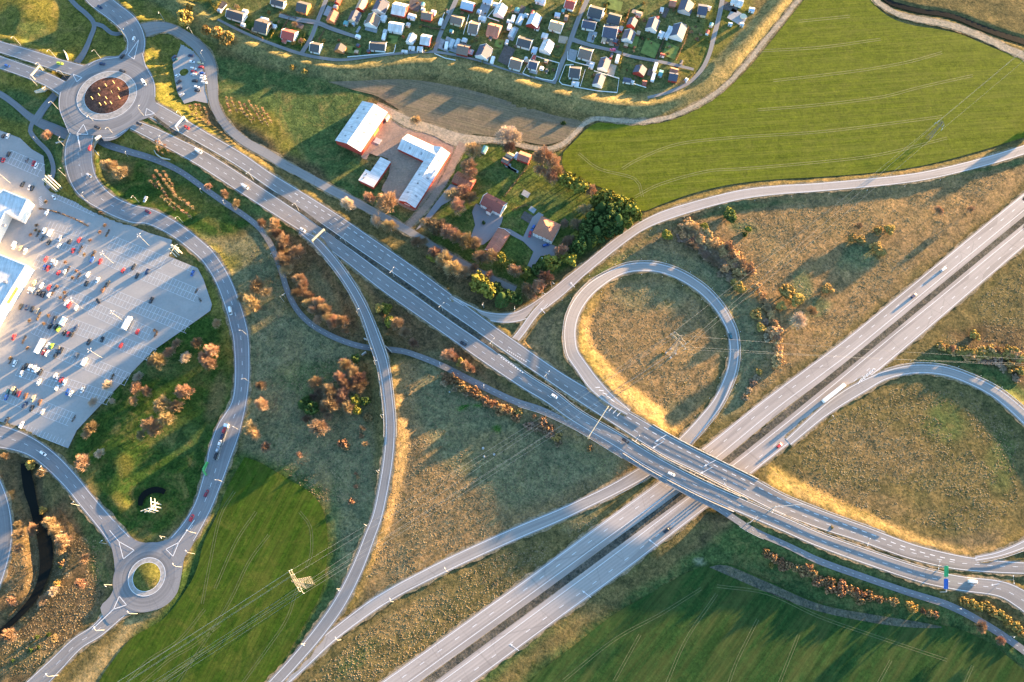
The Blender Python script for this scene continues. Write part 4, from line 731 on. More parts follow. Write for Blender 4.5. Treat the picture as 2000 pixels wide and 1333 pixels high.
# planting strips and small trees in the car park
hd = mat('hedge_brown', (.14, .095, .055), .95, .4, 3); hg = mat('hedge_gold', (.26, .2, .04), .95, .4, 3); hr_ = mat('hedge_russet', (.3, .17, .07), .95, .4, 3)
def hedge(pts, wpx, h, m, look, where=None, cat='hedge'):
    mb = MB(); c = catmull(pts, 3) if len(pts) > 1 else None
    w_ = [Vector((*P(a[0], a[1]), 0)) for a in c]; wm = wpx * scale(*pts[0]) / 2
    o0 = w_[len(w_) // 2]; zb = gz(o0.x, o0.y)
    for i in range(len(w_) - 1):
        a, b = w_[i], w_[i + 1]; d = (b - a); n = Vector((-d.y, d.x, 0)).normalized()
        za = gz(a.x, a.y) - zb; zc_ = gz(b.x, b.y) - zb
        L_ = int(26 * max(.6, d.length * wm / 2))
        for k in range(L_):
            t = rnd(0, 1); s = rnd(-1, 1); top = math.sqrt(max(0, 1 - s * s * .7)); zz = h * top * rnd(.35, 1.02)
            q = a + d * t - o0 + n * s * wm + Vector((0, 0, za + (zc_ - za) * t + zz)); e = (rdir() + Vector((0, 0, .4)) + n * s).normalized(); u = e.cross(rdir()).normalized(); v = e.cross(u); ss = rnd(.14, .34)
            mb.quad(tuple(q - u * ss - v * ss), tuple(q + u * ss - v * ss), tuple(q + u * ss + v * ss), tuple(q - u * ss + v * ss))
    me_ = mb.mesh('hedge', m); o = link('hedge', me_); o.location = (o0.x, o0.y, zb); tag(o, None, cat, 'hedges')
    pend(o, look, pts[len(pts) // 2][0], pts[len(pts) // 2][1], where); return o
for x, y, l in plist("75,457,15 157.5,488,16 182,496,14 133,527,14 154,540,15 105,570,18 127,583,13 76,618,18 47,664,17 21,705,15 144.5,818,16 210,456,16 184,497,12 207,558,8 384,569,10 391,586,9 305,653,14 220,736,12"):
    a_ = R(-64 if y != 586 else 60); dx, dy = math.cos(a_) * l / 2, math.sin(a_) * l / 2
    hedge([(x - dx, y - dy), (x + dx, y + dy)], 4.5, 1.0, hd, 'short brown planting strip', 'the store car park')
hedge([(76,408),(100,412),(140,426),(174,443)], 3.5, 1.1, hd, 'long brown hedge', 'along the upper access lane of the store car park')
for x, y in plist("72,441 60,459 176,470 205,441 195,454 165,498 150,530 142,543 126,572 118,582 95,617 86,633 58,627 54,681 302,646 197,416 128,513 90,395 104,370 20,700 70,450 112,560"):
    tree('B', x, y, 4.0, look='small bare brown tree', where='the store car park', grp='small trees between the parking bays')
# unseen trees added just beyond the picture edge to cast shade into it
for x, y, r, k in [(430,-40,16,'O'),(455,-30,15,'G'),(485,-52,17,'D'),(520,-38,15,'O'),(350,-60,16,'O'),(305,-50,15,'D'),(395,-55,15,'G'),(330,-30,12,'O'),(2025,238,12,'D'),(2050,222,13,'G')]:
    tree(k, x, y, r, look=LOOK[k], where='beside the road just beyond the picture edge')
# ================================================================ BUILDINGS
WM = {}
def wallm(n, c): return mat('wall_' + n, c, .85, .12, 1.2)
WALL = dict(white=wallm('white', (.72, .7, .66)), red=wallm('red', (.34, .045, .03)), cream=wallm('cream', (.6, .5, .36)), orange=wallm('orange', (.55, .2, .07)), grey=wallm('grey', (.4, .4, .4)), pink=wallm('pink', (.55, .28, .22)), brown=wallm('brown', (.2, .1, .06)))
ROOF = dict(dark=mat('roof_dark', (.085, .08, .08), .75, .3, 3), brown=mat('roof_brown', (.19, .14, .11), .8, .3, 3), white=mat('roof_white', (.6, .6, .6), .6, .16, .3), navy=mat('roof_navy', (.075, .08, .11), .7, .3, 3), salmon=mat('roof_salmon', (.42, .17, .11), .8, .25, 3),
    red=mat('roof_red', (.4, .08, .06), .8, .25, 3), maroon=mat('roof_maroon', (.26, .08, .06), .8, .3, 3), blue=mat('roof_light_blue', (.36, .44, .52), .5, .15, 2), grey=mat('roof_grey', (.26, .26, .27), .8, .2, 2), metal=mat('roof_metal', (.62, .61, .6), .6, .15, .25), clay=mat('roof_clay', (.36, .15, .09), .8, .2, 2), rust=mat('roof_rust', (.3, .12, .07), .8, .4, 2), tan=mat('roof_tan', (.42, .3, .2), .8, .2, 2), teal=mat('roof_teal', (.12, .3, .3), .7, .2, 2))
for n_ in ('roof_white', 'roof_metal', 'roof_salmon', 'roof_rust'):      # sheet seams and weather streaks down the slope
    m_ = MATS[n_]; t = m_.node_tree; b = t.nodes['Principled BSDF']; c0 = b.inputs['Base Color'].links[0].from_socket; tc = N(t, 'ShaderNodeTexCoord'); mp = N(t, 'ShaderNodeMapping'); mp.inputs['Scale'].default_value = (.45, .05, .05); t.links.new(tc.outputs['Object'], mp.inputs[0])
    st_ = noise(t, mp.outputs[0], 1.6, 5, .8); sx = N(t, 'ShaderNodeSeparateXYZ'); t.links.new(tc.outputs['Object'], sx.inputs[0]); mm_ = N(t, 'ShaderNodeMath', operation='PINGPONG'); mm_.inputs[1].default_value = 1.5; t.links.new(sx.outputs[0], mm_.inputs[0])
    c1 = mixc(t, ramp(t, st_, .35, .62), mixc(t, 1.0, c0, (.72, .70, .68), 'MULTIPLY'), c0); c1 = mixc(t, ramp(t, mm_.outputs[0], .04, .12), mixc(t, 1.0, c1, (.6, .6, .6), 'MULTIPLY'), c1); t.links.new(c1, b.inputs['Base Color'])
glassm = mat('window_glass', (.02, .03, .05), .15, .1, 1, spec=.6); trim = mat('white_trim', (.72, .71, .69), .7, .05, 1); doorm = mat('door_wood', (.2, .09, .05), .7, .2, 2); concrete = mat('concrete', (.42, .40, .37), .85, .2, .8)
def frame_box(mb, x, y, z, w_, h_, axis, sgn, d=.06):     # upright panel proud of a wall: axis 'x' = wall faces +-x
    if axis == 'x': mb.box(x - (d if sgn < 0 else 0), x + (d if sgn > 0 else 0), y - w_ / 2, y + w_ / 2, z, z + h_)
    else: mb.box(x - w_ / 2, x + w_ / 2, y - (d if sgn < 0 else 0), y + (d if sgn > 0 else 0), z, z + h_)
def gable(px, py, Lp, Wp, ang, ze, pitch, roof, wall, name='cottage', wins=1, chim=0, door=1, over=.35, hip=0, zc=None, extra=None, trimmed=0):
    az, Lm = wdir(px, py, ang, Lp, ze); a2, Wx = wdir(px, py, ang + 90, Wp, ze); Wm = abs(Wx * math.sin(a2 - az)); X, Y = P(px, py, ze + .3); z0 = max(gz(X, Y), -.3)
    if zc is not None: z0 = zc
    root = empty(name, (X, Y, z0 - .02), az); L2, W2 = Lm / 2 - over, Wm / 2 - over; hr = math.tan(R(pitch)) * W2
    mb = MB(); mb.box(-L2, L2, -W2, W2, -.3, ze)
    if not hip:
        for s in (-1, 1): mb.tri((s * L2, -W2 * s, ze), (s * L2, W2 * s, ze), (s * L2, 0, ze + hr - .02))
    mb.build('wall', WALL[wall], root)
    rb = MB(); t = .16; ho = math.tan(R(pitch)) * over
    for s in (-1, 1):
        e = over + .0; zlo = ze - ho; zh = ze + hr; hx = (W2 * .95 if hip else 0)
        A = (-L2 - e, s * (W2 + over), zlo); B = (L2 + e, s * (W2 + over), zlo); C_ = (L2 + e - hx - (e if hip else 0), 0, zh); D_ = (-L2 - e + hx + (e if hip else 0), 0, zh)
        U = [(p[0], p[1], p[2] + t) for p in (A, B, C_, D_)]
        rb.quad(*(U if s < 0 else U[::-1])); rb.quad(*([A, B, C_, D_][::-1] if s < 0 else [A, B, C_, D_])); rb.quad(A, B, U[1], U[0])
        if not hip: rb.quad(B, C_, U[2], U[1]); rb.quad(D_, A, U[0], U[3])
    if hip:
        for s in (-1, 1):
            e = over; A = (s * (L2 + e), -s * (W2 + over), ze - ho + t); B = (s * (L2 + e), s * (W2 + over), ze - ho + t); rb.tri(A, B, (s * (L2 - W2 * .95), 0, ze + hr + t)); rb.quad((A[0], A[1], A[2] - t), (B[0], B[1], B[2] - t), B, A)
    ro = rb.build('roof', ROOF[roof], root)
    if trimmed and not hip:
        tb = MB()
        for s in (-1, 1):
            for q in (-1, 1):
                a = (s * (L2 + over + .06), q * (W2 + over), ze - ho + t + .06); b = (s * (L2 + over + .06), 0, ze + hr + t + .06); tb.bar(a, b, .16)
        tb.build('bargeboard', trim, ro)
    if chim: cb = MB(); cb.box(-.35 + L2 * .3, .35 + L2 * .3, .2, .9, ze + hr * .5, ze + hr + .9); cb.build('chimney', WALL['brown'], ro)
    if wins:
        def win(x, y, z, ax, s, w_=.9, h_=1.0):
            f = MB(); frame_box(f, x, y, z, w_, h_, ax, s, .05); fo = f.build('window', trim, root); g = MB(); frame_box(g, x + (s * .05 if ax == 'x' else 0), y + (s * .05 if ax == 'y' else 0), z + .1, w_ - .2, h_ - .2, ax, s, .02); g.build('pane', glassm, fo)
        n = max(1, min(5, int(Lm / 3))) if wins > 1 else 1; floors = 2 if ze > 4.2 and wins > 1 else 1
        for fl in range(floors):
            for i in range(n):
                x = -L2 + (i + .5) * 2 * L2 / n
                for s in (-1, 1):
                    if not (door and fl == 0 and s == -1 and i == n // 2): win(x if wins > 1 else L2 * .5 * s, s * W2, 1.0 + fl * 2.6, 'y', s)
        win(L2, 0, 1.0 + (floors - 1) * 2.6, 'x', 1)
    if door: d = MB(); frame_box(d, 0 if wins > 1 else -L2 * .4, -W2, 0, .95, 2.0, 'y', -1, .07); d.build('door', doorm, root)
    return root, L2, W2, ze, hr
COT = """461,29,35,19,17,dark,white 513,50,27,28,15,dark,cream 565,67,27,22,15,red,white 592,13,22,22,15,dark,orange 543,4,27,14,15,dark,white 617,92,20,20,12,dark,white
649,32,22,18,-65,salmon,orange 692,32,21,20,-65,navy,cream 706,8,22,17,-65,tan,red 727,40,22,26,-65,brown,white 743,12,24,26,-65,navy,white 781,17,28,26,12,white,red 774,52,28,20,10,white,white 834,30,22,17,10,brown,red
738,89,32,18,5,dark,white 664,94,14,20,-65,dark,orange 803,75,18,16,-65,white,white 832,77,20,22,10,white,red 893,38,25,18,15,brown,cream 926,53,19,26,12,brown,white 965,58,25,26,15,salmon,pink 977,20,22,22,-65,white,white
914,10,26,18,15,blue,red 1043,40,24,24,-65,blue,red 905,96,24,22,12,brown,red 945,102,24,28,-65,navy,white 1025,82,28,20,15,dark,white 1008,124,24,22,15,brown,white 1068,91,22,24,-65,white,white 953,0,18,11,15,blue,white
1056,0,20,10,15,white,white 1114,7,20,20,15,red,white 1164,23,28,24,15,dark,white 1200,36,26,22,15,dark,cream 1151,47,27,18,12,navy,white 1192,61,28,26,10,navy,white 1235,43,16,18,-65,navy,red 1228,70,20,24,-70,navy,white
1144,103,26,24,15,brown,white 1123,140,22,24,8,dark,white 1180,125,22,22,-70,navy,white 1170,157,22,21,-70,navy,white 1250,137,16,24,-65,navy,red 1087,50,26,20,15,tan,white 1275,48,22,24,-70,navy,white 1325,62,26,28,-70,navy,white
1340,13,22,28,-70,navy,grey 1372,18,19,22,8,navy,cream 1314,5,14,14,10,salmon,brown 1317,137,16,11,15,salmon,pink 1315,149,18,18,10,navy,red 1440,3,24,12,15,white,white 1259,161,9,10,10,maroon,red 660,-2,16,10,-65,maroon,red 1042,126,18,18,15,navy,white"""
for ln in COT.split('\n'):
    for t in ln.split():
        x, y, L_, W_, a_, rf, wl = t.split(','); x, y, L_, W_, a_ = map(float, (x, y, L_, W_, a_))
        small = L_ < 15
        ze = 2.2 if small else 2.6; r_, *_ = gable(x, y, L_ * .97, W_ * .97, a_, ze, rnd(30, 37), rf, wl, 'cottage' if not small else 'shed', wins=1, chim=(random.random() < .35 and not small), trimmed=wl == 'white')
        nice = {'navy': 'navy', 'dark': 'black', 'blue': 'pale blue', 'maroon': 'dark red'}.get(rf, rf)
        tag(r_, None, 'cottage' if not small else 'shed', 'allotment cottages'); pend(r_, f"{wl} {'cottage' if not small else 'shed'} with {nice} roof", x, y)
SHED = """428,19,7,6,15,white,white 474,48,8,7,15,white,white 477,22,9,10,15,white,white 515,37,15,8,15,blue,white 535,50,8,7,15,blue,white 555,78,8,8,15,red,pink 748,34,11,12,15,white,white 804,31,15,10,15,white,white 846,23,9,9,15,white,white 804,93,12,7,5,white,white 820,95,11,9,5,white,white 797,47,7,7,15,white,grey
942,35,14,9,15,white,white 920,101,9,10,15,grey,red 1064,69,12,10,15,metal,grey 907,78,8,10,-65,metal,grey 1010,18,8,9,-65,teal,grey 1124,163,15,9,10,white,white 1225,156,16,9,10,navy,white 1248,26,11,9,10,tan,cream 1089,28,11,8,10,blue,white 1293,18,7,9,10,white,grey 1292,66,10,12,20,white,white 1303,68,9,12,20,white,white
1308,60,9,20,15,white,white 1469,18,11,8,10,blue,white 1427,46,8,5,10,blue,white 1450,47,7,6,10,white,white 1291,142,8,12,15,teal,grey 1205,33,8,8,15,white,grey 1156,126,9,12,15,white,white 1162,65,8,7,15,grey,white 1044,97,10,12,15,blue,white 1106,34,7,12,10,brown,brown 1341,155,6,6,30,white,white 968,8,10,8,15,metal,grey 1030,118,9,7,15,tan,brown 655,12,8,7,15,grey,brown 875,22,6,6,15,grey,grey
752,60,7,7,15,white,grey 790,100,12,5,5,metal,grey 690,45,5,5,15,blue,grey 1180,77,9,9,15,tan,white 1213,55,9,8,-65,grey,red 1100,20,6,6,10,teal,white"""
for ln in SHED.split('\n'):
    for t in ln.split():
        x, y, L_, W_, a_, rf, wl = t.split(','); x, y, L_, W_, a_ = map(float, (x, y, L_, W_, a_))
        r_, *_ = gable(x, y, L_, W_, a_, 2.0, 14, rf, wl, 'garden_shed', wins=0, over=.15)
        tag(r_, None, 'shed', 'garden sheds'); pend(r_, f"{wl} garden shed, {'pale blue' if rf == 'blue' else rf} roof", x, y)
# greenhouses with glass
gg_ = mat('greenhouse_glass', (.35, .42, .45), .2, .2, 2, spec=.6)
for x, y, L_, W_, a_ in plist("1016,38,20,12,-65 882,86,16,9,-68 893,85,16,8,-68 1000,64,18,9,-65 836,84,8,10,15 1028,30,8,8,15"):
    az, Lm = wdir(x, y, a_, L_); Wm = W_ * scale(x, y); X, Y = P(x, y, 1); r_ = empty('greenhouse', (X, Y, gz(X, Y)), az); b = MB(); b.box(-Lm / 2, Lm / 2, -Wm / 2, Wm / 2, 0, 1.7)
    for s in (-1, 1): b.quad((-Lm / 2, s * Wm / 2, 1.7), (Lm / 2, s * Wm / 2, 1.7), (Lm / 2, 0, 2.4), (-Lm / 2, 0, 2.4))
    for s in (-1, 1): b.tri((s * Lm / 2, -Wm / 2, 1.7), (s * Lm / 2, Wm / 2, 1.7), (s * Lm / 2, 0, 2.4))
    b.build('glazing', gg_, r_); f = MB()
    for i in range(7):
        xx = -Lm / 2 + Lm * i / 6
        for s in (-1, 1): f.bar((xx, s * Wm / 2, 0), (xx, s * Wm / 2, 1.75), .05); f.bar((xx, s * Wm / 2, 1.75), (xx, 0, 2.46), .05)
    f.bar((-Lm / 2, 0, 2.46), (Lm / 2, 0, 2.46), .06); f.build('frame', trim, r_); tag(r_, None, 'greenhouse', 'greenhouses'); pend(r_, 'glazed greenhouse with white ribs', x, y)
# farm buildings
def lab(o, l, c, g=None): tag(o[0] if isinstance(o, tuple) else o, l, c, g); return o
barn = gable(706, 246, 94, 54, -55.5, 5.0, 17, 'white', 'red', 'barn', wins=0, door=0, over=.3); lab(barn, 'largest red barn with a long white metal roof beside the farmyard', 'barn')
d = MB(); L2, W2 = barn[1], barn[2]
d.box(-1.5, 5.5, -W2 - .08, -W2, .1, 4.0); d.build('barn_door', mat('barn_door_orange', (.55, .16, .05), .8, .15, 2), barn[0])
d = MB(); d.box(L2 * .75, L2 * .98, -W2 - 1.6, -W2 - .02, 0, 3.6); d.build('lean_to', WALL['cream'], barn[0]); d = MB(); d.box(-5.5, -1, -W2 - 6.5, -W2 - 1.5, 0, .5); sl = d.build('concrete_slab', concrete, barn[0])
b2 = gable(829, 344, 127, 36, -57.3, 3.6, 24, 'white', 'red', 'barn', wins=0, door=0, over=.3); lab(b2, 'long white-roofed red barn wing running down beside the farm drive', 'barn')
for q in (-.35, .2):
    d = MB(); d.box(b2[1] * q - .35, b2[1] * q + .35, -.35, .35, b2[3] + b2[4] - .1, b2[3] + b2[4] + .9); d.build('chimney', ROOF['dark'], b2[0])
d = MB(); d.box(-b2[1] - .06, -b2[1], -2.2, 2.2, 2.0, 2.9); d.build('gable_sign', trim, b2[0])
b3 = gable(818.6, 290.6, 72, 35, 25, 3.6, 24, 'white', 'red', 'barn', wins=0, door=0, over=.3); lab(b3, 'shorter white-roofed red barn wing closing the top of the dark yard', 'barn')
for bb_, xs_ in ((barn, (-.7, -.25, .2, .65)), (b2, (-.7, -.05, .6)), (b3, (-.4, .3))):
    for q in xs_:
        for s in (-1, 1):
            yy = s * bb_[2] * .5; zz_ = bb_[3] + bb_[4] * .5 + .2; d = MB(); X0 = bb_[1] * q; sl_ = bb_[4] / bb_[2]
            d.quad((X0 - .7, yy - .9, zz_ - s * -.9 * sl_), (X0 + .7, yy - .9, zz_ - s * -.9 * sl_), (X0 + .7, yy + .9, zz_ - s * .9 * sl_), (X0 - .7, yy + .9, zz_ - s * .9 * sl_)); d.build('skylight', ROOF['grey'], bb_[0])
az, Lm = wdir(735, 336, -55.5, 60, 3.2); X, Y = P(735, 336, 3.2)
sh = empty('shed', (X, Y, 0), az); W_ = 10.0; d = MB(); d.box(-Lm / 2 + .2, Lm / 2 - .2, -4.6, 3.6, -.2, 3.1); d.box(-Lm / 2 + .2, -Lm / 2 + 9.6, 3.6, 7.4, -.2, 3.1); d.build('wall', WALL['red'], sh)
d = MB(); d.prism([(-Lm / 2, -4.9), (Lm / 2, -4.9), (Lm / 2, 3.8), (-Lm / 2 + 10, 3.8), (-Lm / 2 + 10, 7.8), (-Lm / 2, 7.8)], 3.1, 3.35); rf = d.build('roof', ROOF['metal'], sh)
for q in (2.5, 6): d = MB(); d.box(-Lm / 2 + q, -Lm / 2 + q + 1.5, 5, 5.5, 3.35, 3.55); d.build('skylight', ROOF['dark'], rf)
tag(sh, 'low L-shaped shed with a flat pale roof left of the dark yard', 'shed')
h1 = gable(964, 397, 44, 26, 27, 4.8, 38, 'maroon', 'white', 'house', wins=2, chim=1, over=.3, trimmed=1); lab(h1, 'white farmhouse with a dark red gable roof and front porch', 'house')
d = MB(); d.box(-2, 1.6, -h1[2] - 2.6, -h1[2], -.2, 4.4); d.build('porch', WALL['white'], h1[0]); d = MB()
for s in (-1, 1): d.quad((-.2 + s * 2.2, -h1[2] - 2.9, 4.3), (-.2 + s * 2.2, -h1[2] + 3, 4.3), (-.2, -h1[2] + 3, 6.0), (-.2, -h1[2] - 2.9, 6.0))
d.tri((-2, -h1[2] - 2.6, 4.4), (1.6, -h1[2] - 2.6, 4.4), (-.2, -h1[2] - 2.6, 5.9)); d.build('porch_roof', ROOF['maroon'], h1[0])
h2 = gable(1068, 446, 42, 37, 24, 5.6, 28, 'clay', 'white', 'house', wins=2, chim=1, over=.4, hip=1); lab(h2, 'square white two-storey farmhouse under a reddish-brown hipped roof', 'house')
lab(gable(972, 471, 50, 26, -58, 3.0, 26, 'salmon', 'orange', 'garage', wins=1, over=.3, trimmed=1), 'long salmon-roofed outbuilding below the white farmhouse', 'outbuilding')
lab(gable(906, 352, 40, 24, 24, 3.0, 26, 'rust', 'red', 'shed', wins=1, over=.3), 'rusty red-roofed shed behind a bare tree beside the farm drive', 'shed')
lab(gable(996, 303, 15, 11, 26, 2.4, 22, 'tan', 'red', 'garden_shed', wins=0, over=.2), 'tan-roofed garden shed, upper one of the pair', 'shed'); lab(gable(988, 313, 15, 11, 26, 2.4, 22, 'brown', 'red', 'garden_shed', wins=0, over=.2), 'brown-roofed garden shed, lower one of the pair', 'shed')
lab(gable(1024, 306, 24, 18, 20, 2.6, 24, 'salmon', 'red', 'garden_shed', wins=1, over=.2), 'red shed with a pink roof and a pale blue lean-to', 'shed'); lab(gable(1010, 303, 9, 12, 20, 2.2, 8, 'blue', 'white', 'garden_shed', wins=0, over=.1), 'pale blue lean-to shed against the pink-roofed shed', 'shed')
lab(gable(946, 291, 14, 9, -62, 1.9, 12, 'teal', 'grey', 'trailer', wins=0, door=0, over=.05), 'green covered farm trailer parked by the gravel track', 'trailer')
# store buildings at the left edge
def store(pts, hgt, label, rb=None, sign=None):
    w_ = [P(x, y, hgt) for x, y in pts]; cx, cy = sum(p[0] for p in w_) / len(w_), sum(p[1] for p in w_) / len(w_); q = [(p[0] - cx, p[1] - cy) for p in w_]
    r_ = empty('store', (cx, cy, .05)); d = MB(); d.prism(q, 0, hgt); d.build('wall', WALL['white'], r_)
    A = sum(q[i][0] * q[(i + 1) % len(q)][1] - q[(i + 1) % len(q)][0] * q[i][1] for i in range(len(q)))
    if A < 0: q = q[::-1]
    inn = []
    for i in range(len(q)):
        a, b, c = Vector(q[i - 1]), Vector(q[i]), Vector(q[(i + 1) % len(q)]); d1 = (b - a).normalized(); d2 = (c - b).normalized(); n1 = Vector((-d1.y, d1.x)); n2 = Vector((-d2.y, d2.x)); bi = (n1 + n2) / max(.5, 1 + n1.dot(n2)); inn.append(tuple(b + bi * .8))
    d = MB()
    for i in range(len(q)):
        a, b, c, e = q[i], q[(i + 1) % len(q)], inn[(i + 1) % len(q)], inn[i]
        d.quad((*a, hgt + 1), (*b, hgt + 1), (*c, hgt + 1), (*e, hgt + 1)); d.quad((*a, hgt + .02), (*b, hgt + .02), (*b, hgt + 1), (*a, hgt + 1)); d.quad((*c, hgt + .02), (*e, hgt + .02), (*e, hgt + 1), (*c, hgt + 1))
    d.build('parapet', trim, r_); d = MB(); d.poly([(*p, hgt + .06) for p in inn]); ro = d.build('roof', ROOF['metal'], r_)
    for k in range(5):
        t = rnd(.2, .8); a = Vector(inn[1]).lerp(Vector(inn[3 % len(inn)]), t) * rnd(.5, .9); d = MB(); d.box(a.x - 1.2, a.x + 1.2, a.y - .8, a.y + .8, hgt + .08, hgt + 1.0); d.build('roof_vent', ROOF['grey'], ro)
    tag(r_, label, 'shop'); return r_, q, hgt
store([(-260,285),(-60,342),(0,377),(8,371),(56,391),(38,428),(12,417),(-30,500),(-260,400)], 7.0, 'white flat-roofed store with a stepped front, upper of the two')
stB = store([(-300,370),(-90,462),(0,497),(54,519),(0,606),(-60,702),(-330,600)], 8.0, 'larger white flat-roofed store with a gold name board, lower of the two')
# name board on the facade (blocks of lettering too small to read)
a, b = Vector(P(54, 519, 8)), Vector(P(0, 606, 8)); dn_ = (b - a).normalized(); nrm = Vector((-dn_.y, dn_.x)); nrm = nrm if nrm.x > 0 else -nrm
gm = mat('sign_gold', (.5, .34, .06), .6, .1, 2); rm_ = mat('sign_red', (.5, .05, .03), .6, .1, 2)
sg = empty('facade_sign', (*(a + dn_ * 22 + nrm * .15), 4.2), math.atan2(dn_.y, dn_.x)); mb = MB(); mb.box(-6, 6, -.12, .12, 0, 2.6); mb.build('panel', gm, sg); sg.parent = None
for k in range(7): mb = MB(); xx = -5 + k * 1.5; mb.box(xx, xx + .9, .125, .2, .5, 2.1); mb.box(xx, xx + .9, -.2, -.125, .5, 2.1); mb.build('letter', rm_ if k in (1, 2) else doorm, sg)
tag(sg, 'long gold name board with red lettering on the lower store front', 'sign')
# ================================================================ VEHICLES
paintc = dict(white=(.75,.75,.74), black=(.015,.015,.018), red=(.5,.03,.03), grey=(.16,.17,.18), silver=(.45,.47,.5), blue=(.03,.1,.35), navy=(.02,.035,.09), cream=(.6,.5,.3), lime=(.45,.62,.04), brown=(.16,.07,.03), teal=(.03,.12,.14), pink=(.75,.12,.22), green=(.08,.35,.08), maroon=(.22,.02,.03))
def cpaint(c):
    n = 'paint_' + c
    if n in MATS: return MATS[n]
    m, t, b = nodes(n); tc = N(t, 'ShaderNodeTexCoord'); f = noise(t, tc.outputs['Object'], 1.5, 3); col = paintc[c]
    t.links.new(mixc(t, ramp(t, f, .35, .65), tuple(x * .85 for x in col), tuple(min(1, x * 1.1) for x in col)), b.inputs['Base Color']); b.inputs['Roughness'].default_value = .35; b.inputs['Coat Weight'].default_value = .4; b.inputs['Coat Roughness'].default_value = .1
    MATS[n] = m; return m
tyre = mat('tyre', (.02, .02, .02), .9, .2, 3); lampm = mat('lamp_lens', (.7, .7, .65), .2, .05, 1); redm = mat('tail_lens', (.4, .01, .01), .3, .1, 1)
def loft(sections, mb):   # sections: (x, halfwidth bottom, halfwidth top, z0, z1)
    rings = [[(x, -a, z0), (x, -a * 1.0, z0 + (z1 - z0) * .55), (x, -b, z1), (x, b, z1), (x, a, z0 + (z1 - z0) * .55), (x, a, z0)] for x, a, b, z0, z1 in sections]
    for r0, r1 in zip(rings, rings[1:]):
        for k in range(6): mb.quad(r0[k], r1[k], r1[(k + 1) % 6], r0[(k + 1) % 6])
    mb.poly(rings[0]); mb.poly(rings[-1][::-1])
CARM = {}
SH = dict(car=(4.4, .9, 1.45, [(-.5,.35),(-.36,.86),(.1,.86),(.3,.35)]), estate=(4.7, .92, 1.5, [(-.5,.45),(-.44,.87),(.1,.87),(.29,.35)]), small=(3.8, .85, 1.5, [(-.5,.4),(-.42,.84),(.08,.84),(.27,.35)]), van=(5.6, 1.0, 2.4, [(-.5,.9),(-.495,.93),(.28,.93),(.42,.5)]))
def car_meshes(kind, c):
    if (kind, c) in CARM: return CARM[kind, c]
    L_, w2, h, cab = SH[kind]; l2 = L_ / 2; bz = .88 if kind != 'van' else 1.15
    mb = MB(); loft([(-l2, w2 * .82, w2 * .72, .3, bz * .86), (-l2 + .18, w2 * .97, w2 * .86, .22, bz), (-l2 * .3, w2, w2 * .88, .2, bz + .03), (l2 * .35, w2, w2 * .88, .2, bz), (l2 - .5, w2 * .97, w2 * .84, .22, bz * .84), (l2, w2 * .8, w2 * .68, .3, bz * .66)], mb)
    X = [q[0] * L_ for q in cab]; rw = w2 * .72; bw = w2 * .86; t0, t1 = X[1], X[2]
    # roof panel + pillars
    P4 = [(X[0], -bw, bz), (X[3], -bw, bz), (X[3], bw, bz), (X[0], bw, bz)]; T4 = [(t0, -rw, h), (t1, -rw, h), (t1, rw, h), (t0, rw, h)]
    cb = MB(); cb.quad(*T4)
    for i in range(4): cb.quad(P4[i], P4[(i + 1) % 4], T4[(i + 1) % 4], T4[i])
    mb.v_off = 0
    i0 = len(mb.v); mb.v += cb.v; mb.f += [tuple(k + i0 for k in f) for f in cb.f]; mb.uv += cb.uv; mb.mi += cb.mi
    body = mb.mesh('body', cpaint(c))
    g = MB()
    def inset(a, b, c_, d, t=.10):
        q = [Vector(v) for v in (a, b, c_, d)]; ce = sum(q, Vector()) / 4; n = (q[1] - q[0]).cross(q[3] - q[0]).normalized(); n = n if n.dot(ce - Vector((0, 0, .8))) > 0 else -n
        g.quad(*[tuple(v.lerp(ce, t) + n * .015) for v in q])
    for i in range(4):
        if kind == 'van' and i in (0, 2, 3):
            if i == 3: continue
            s = -1 if i == 0 else 1; g.quad((l2 * .45, s * (w2 * .9), bz + .12), (l2 * .66, s * (w2 * .87), bz + .1), (l2 * .56, s * (w2 * .77 + .02), h - .35), (l2 * .45, s * (w2 * .76 + .04), h - .35)); continue
        inset(P4[i], P4[(i + 1) % 4], T4[(i + 1) % 4], T4[i])
    glass = g.mesh('windows', glassm)
    wl = MB(); wl.tube([(0, -.11, 0), (0, .11, 0)], .32, 12); wheel = wl.mesh('wheel', tyre)
    hl = MB(); hl.box(-.04, .04, -.2, .2, -.07, .07); head = hl.mesh('headlight', lampm); tl = MB(); tl.box(-.04, .04, -.18, .18, -.08, .08); tail = tl.mesh('tail_light', redm)
    CARM[kind, c] = (body, glass, wheel, head, tail, L_, w2, bz); return CARM[kind, c]
def car(px, py, c, ang=-65, kind='car', z=None, look=None, where='the store car park', grp='cars parked at the store', name='parked_car'):
    body, glass, wheel, head, tail, L_, w2, bz = car_meshes(kind, c)
    if z is None: X, Y, z0 = PG(px, py, .7); z0 = max(z0, .07)
    else: X, Y = P(px, py, z + .7); z0 = z
    az = wdir(px, py, ang, 10)[0]; o = empty(name if kind != 'van' else name.replace('car', 'van'), (X, Y, z0), az + rnd(-.03, .03) + (math.pi if (name == 'parked_car' and random.random() < .5) else 0))
    link('body', body, o); link('windows', glass, o)
    for sx in (-.31, .31):
        for sy in (-1, 1): link('wheel', wheel, o, (sx * L_, sy * (w2 - .1), .32))
    for s in (-1, 1): link('headlight', head, o, (L_ / 2 - .04, s * w2 * .55, bz * .52)); link('tail_light', tail, o, (-L_ / 2 + .03, s * w2 * .58, bz * .7))
    tag(o, None, 'van' if kind == 'van' else 'car', grp); pend(o, look or f"{c} {'van' if kind == 'van' else 'car'}", px, py, where); return o
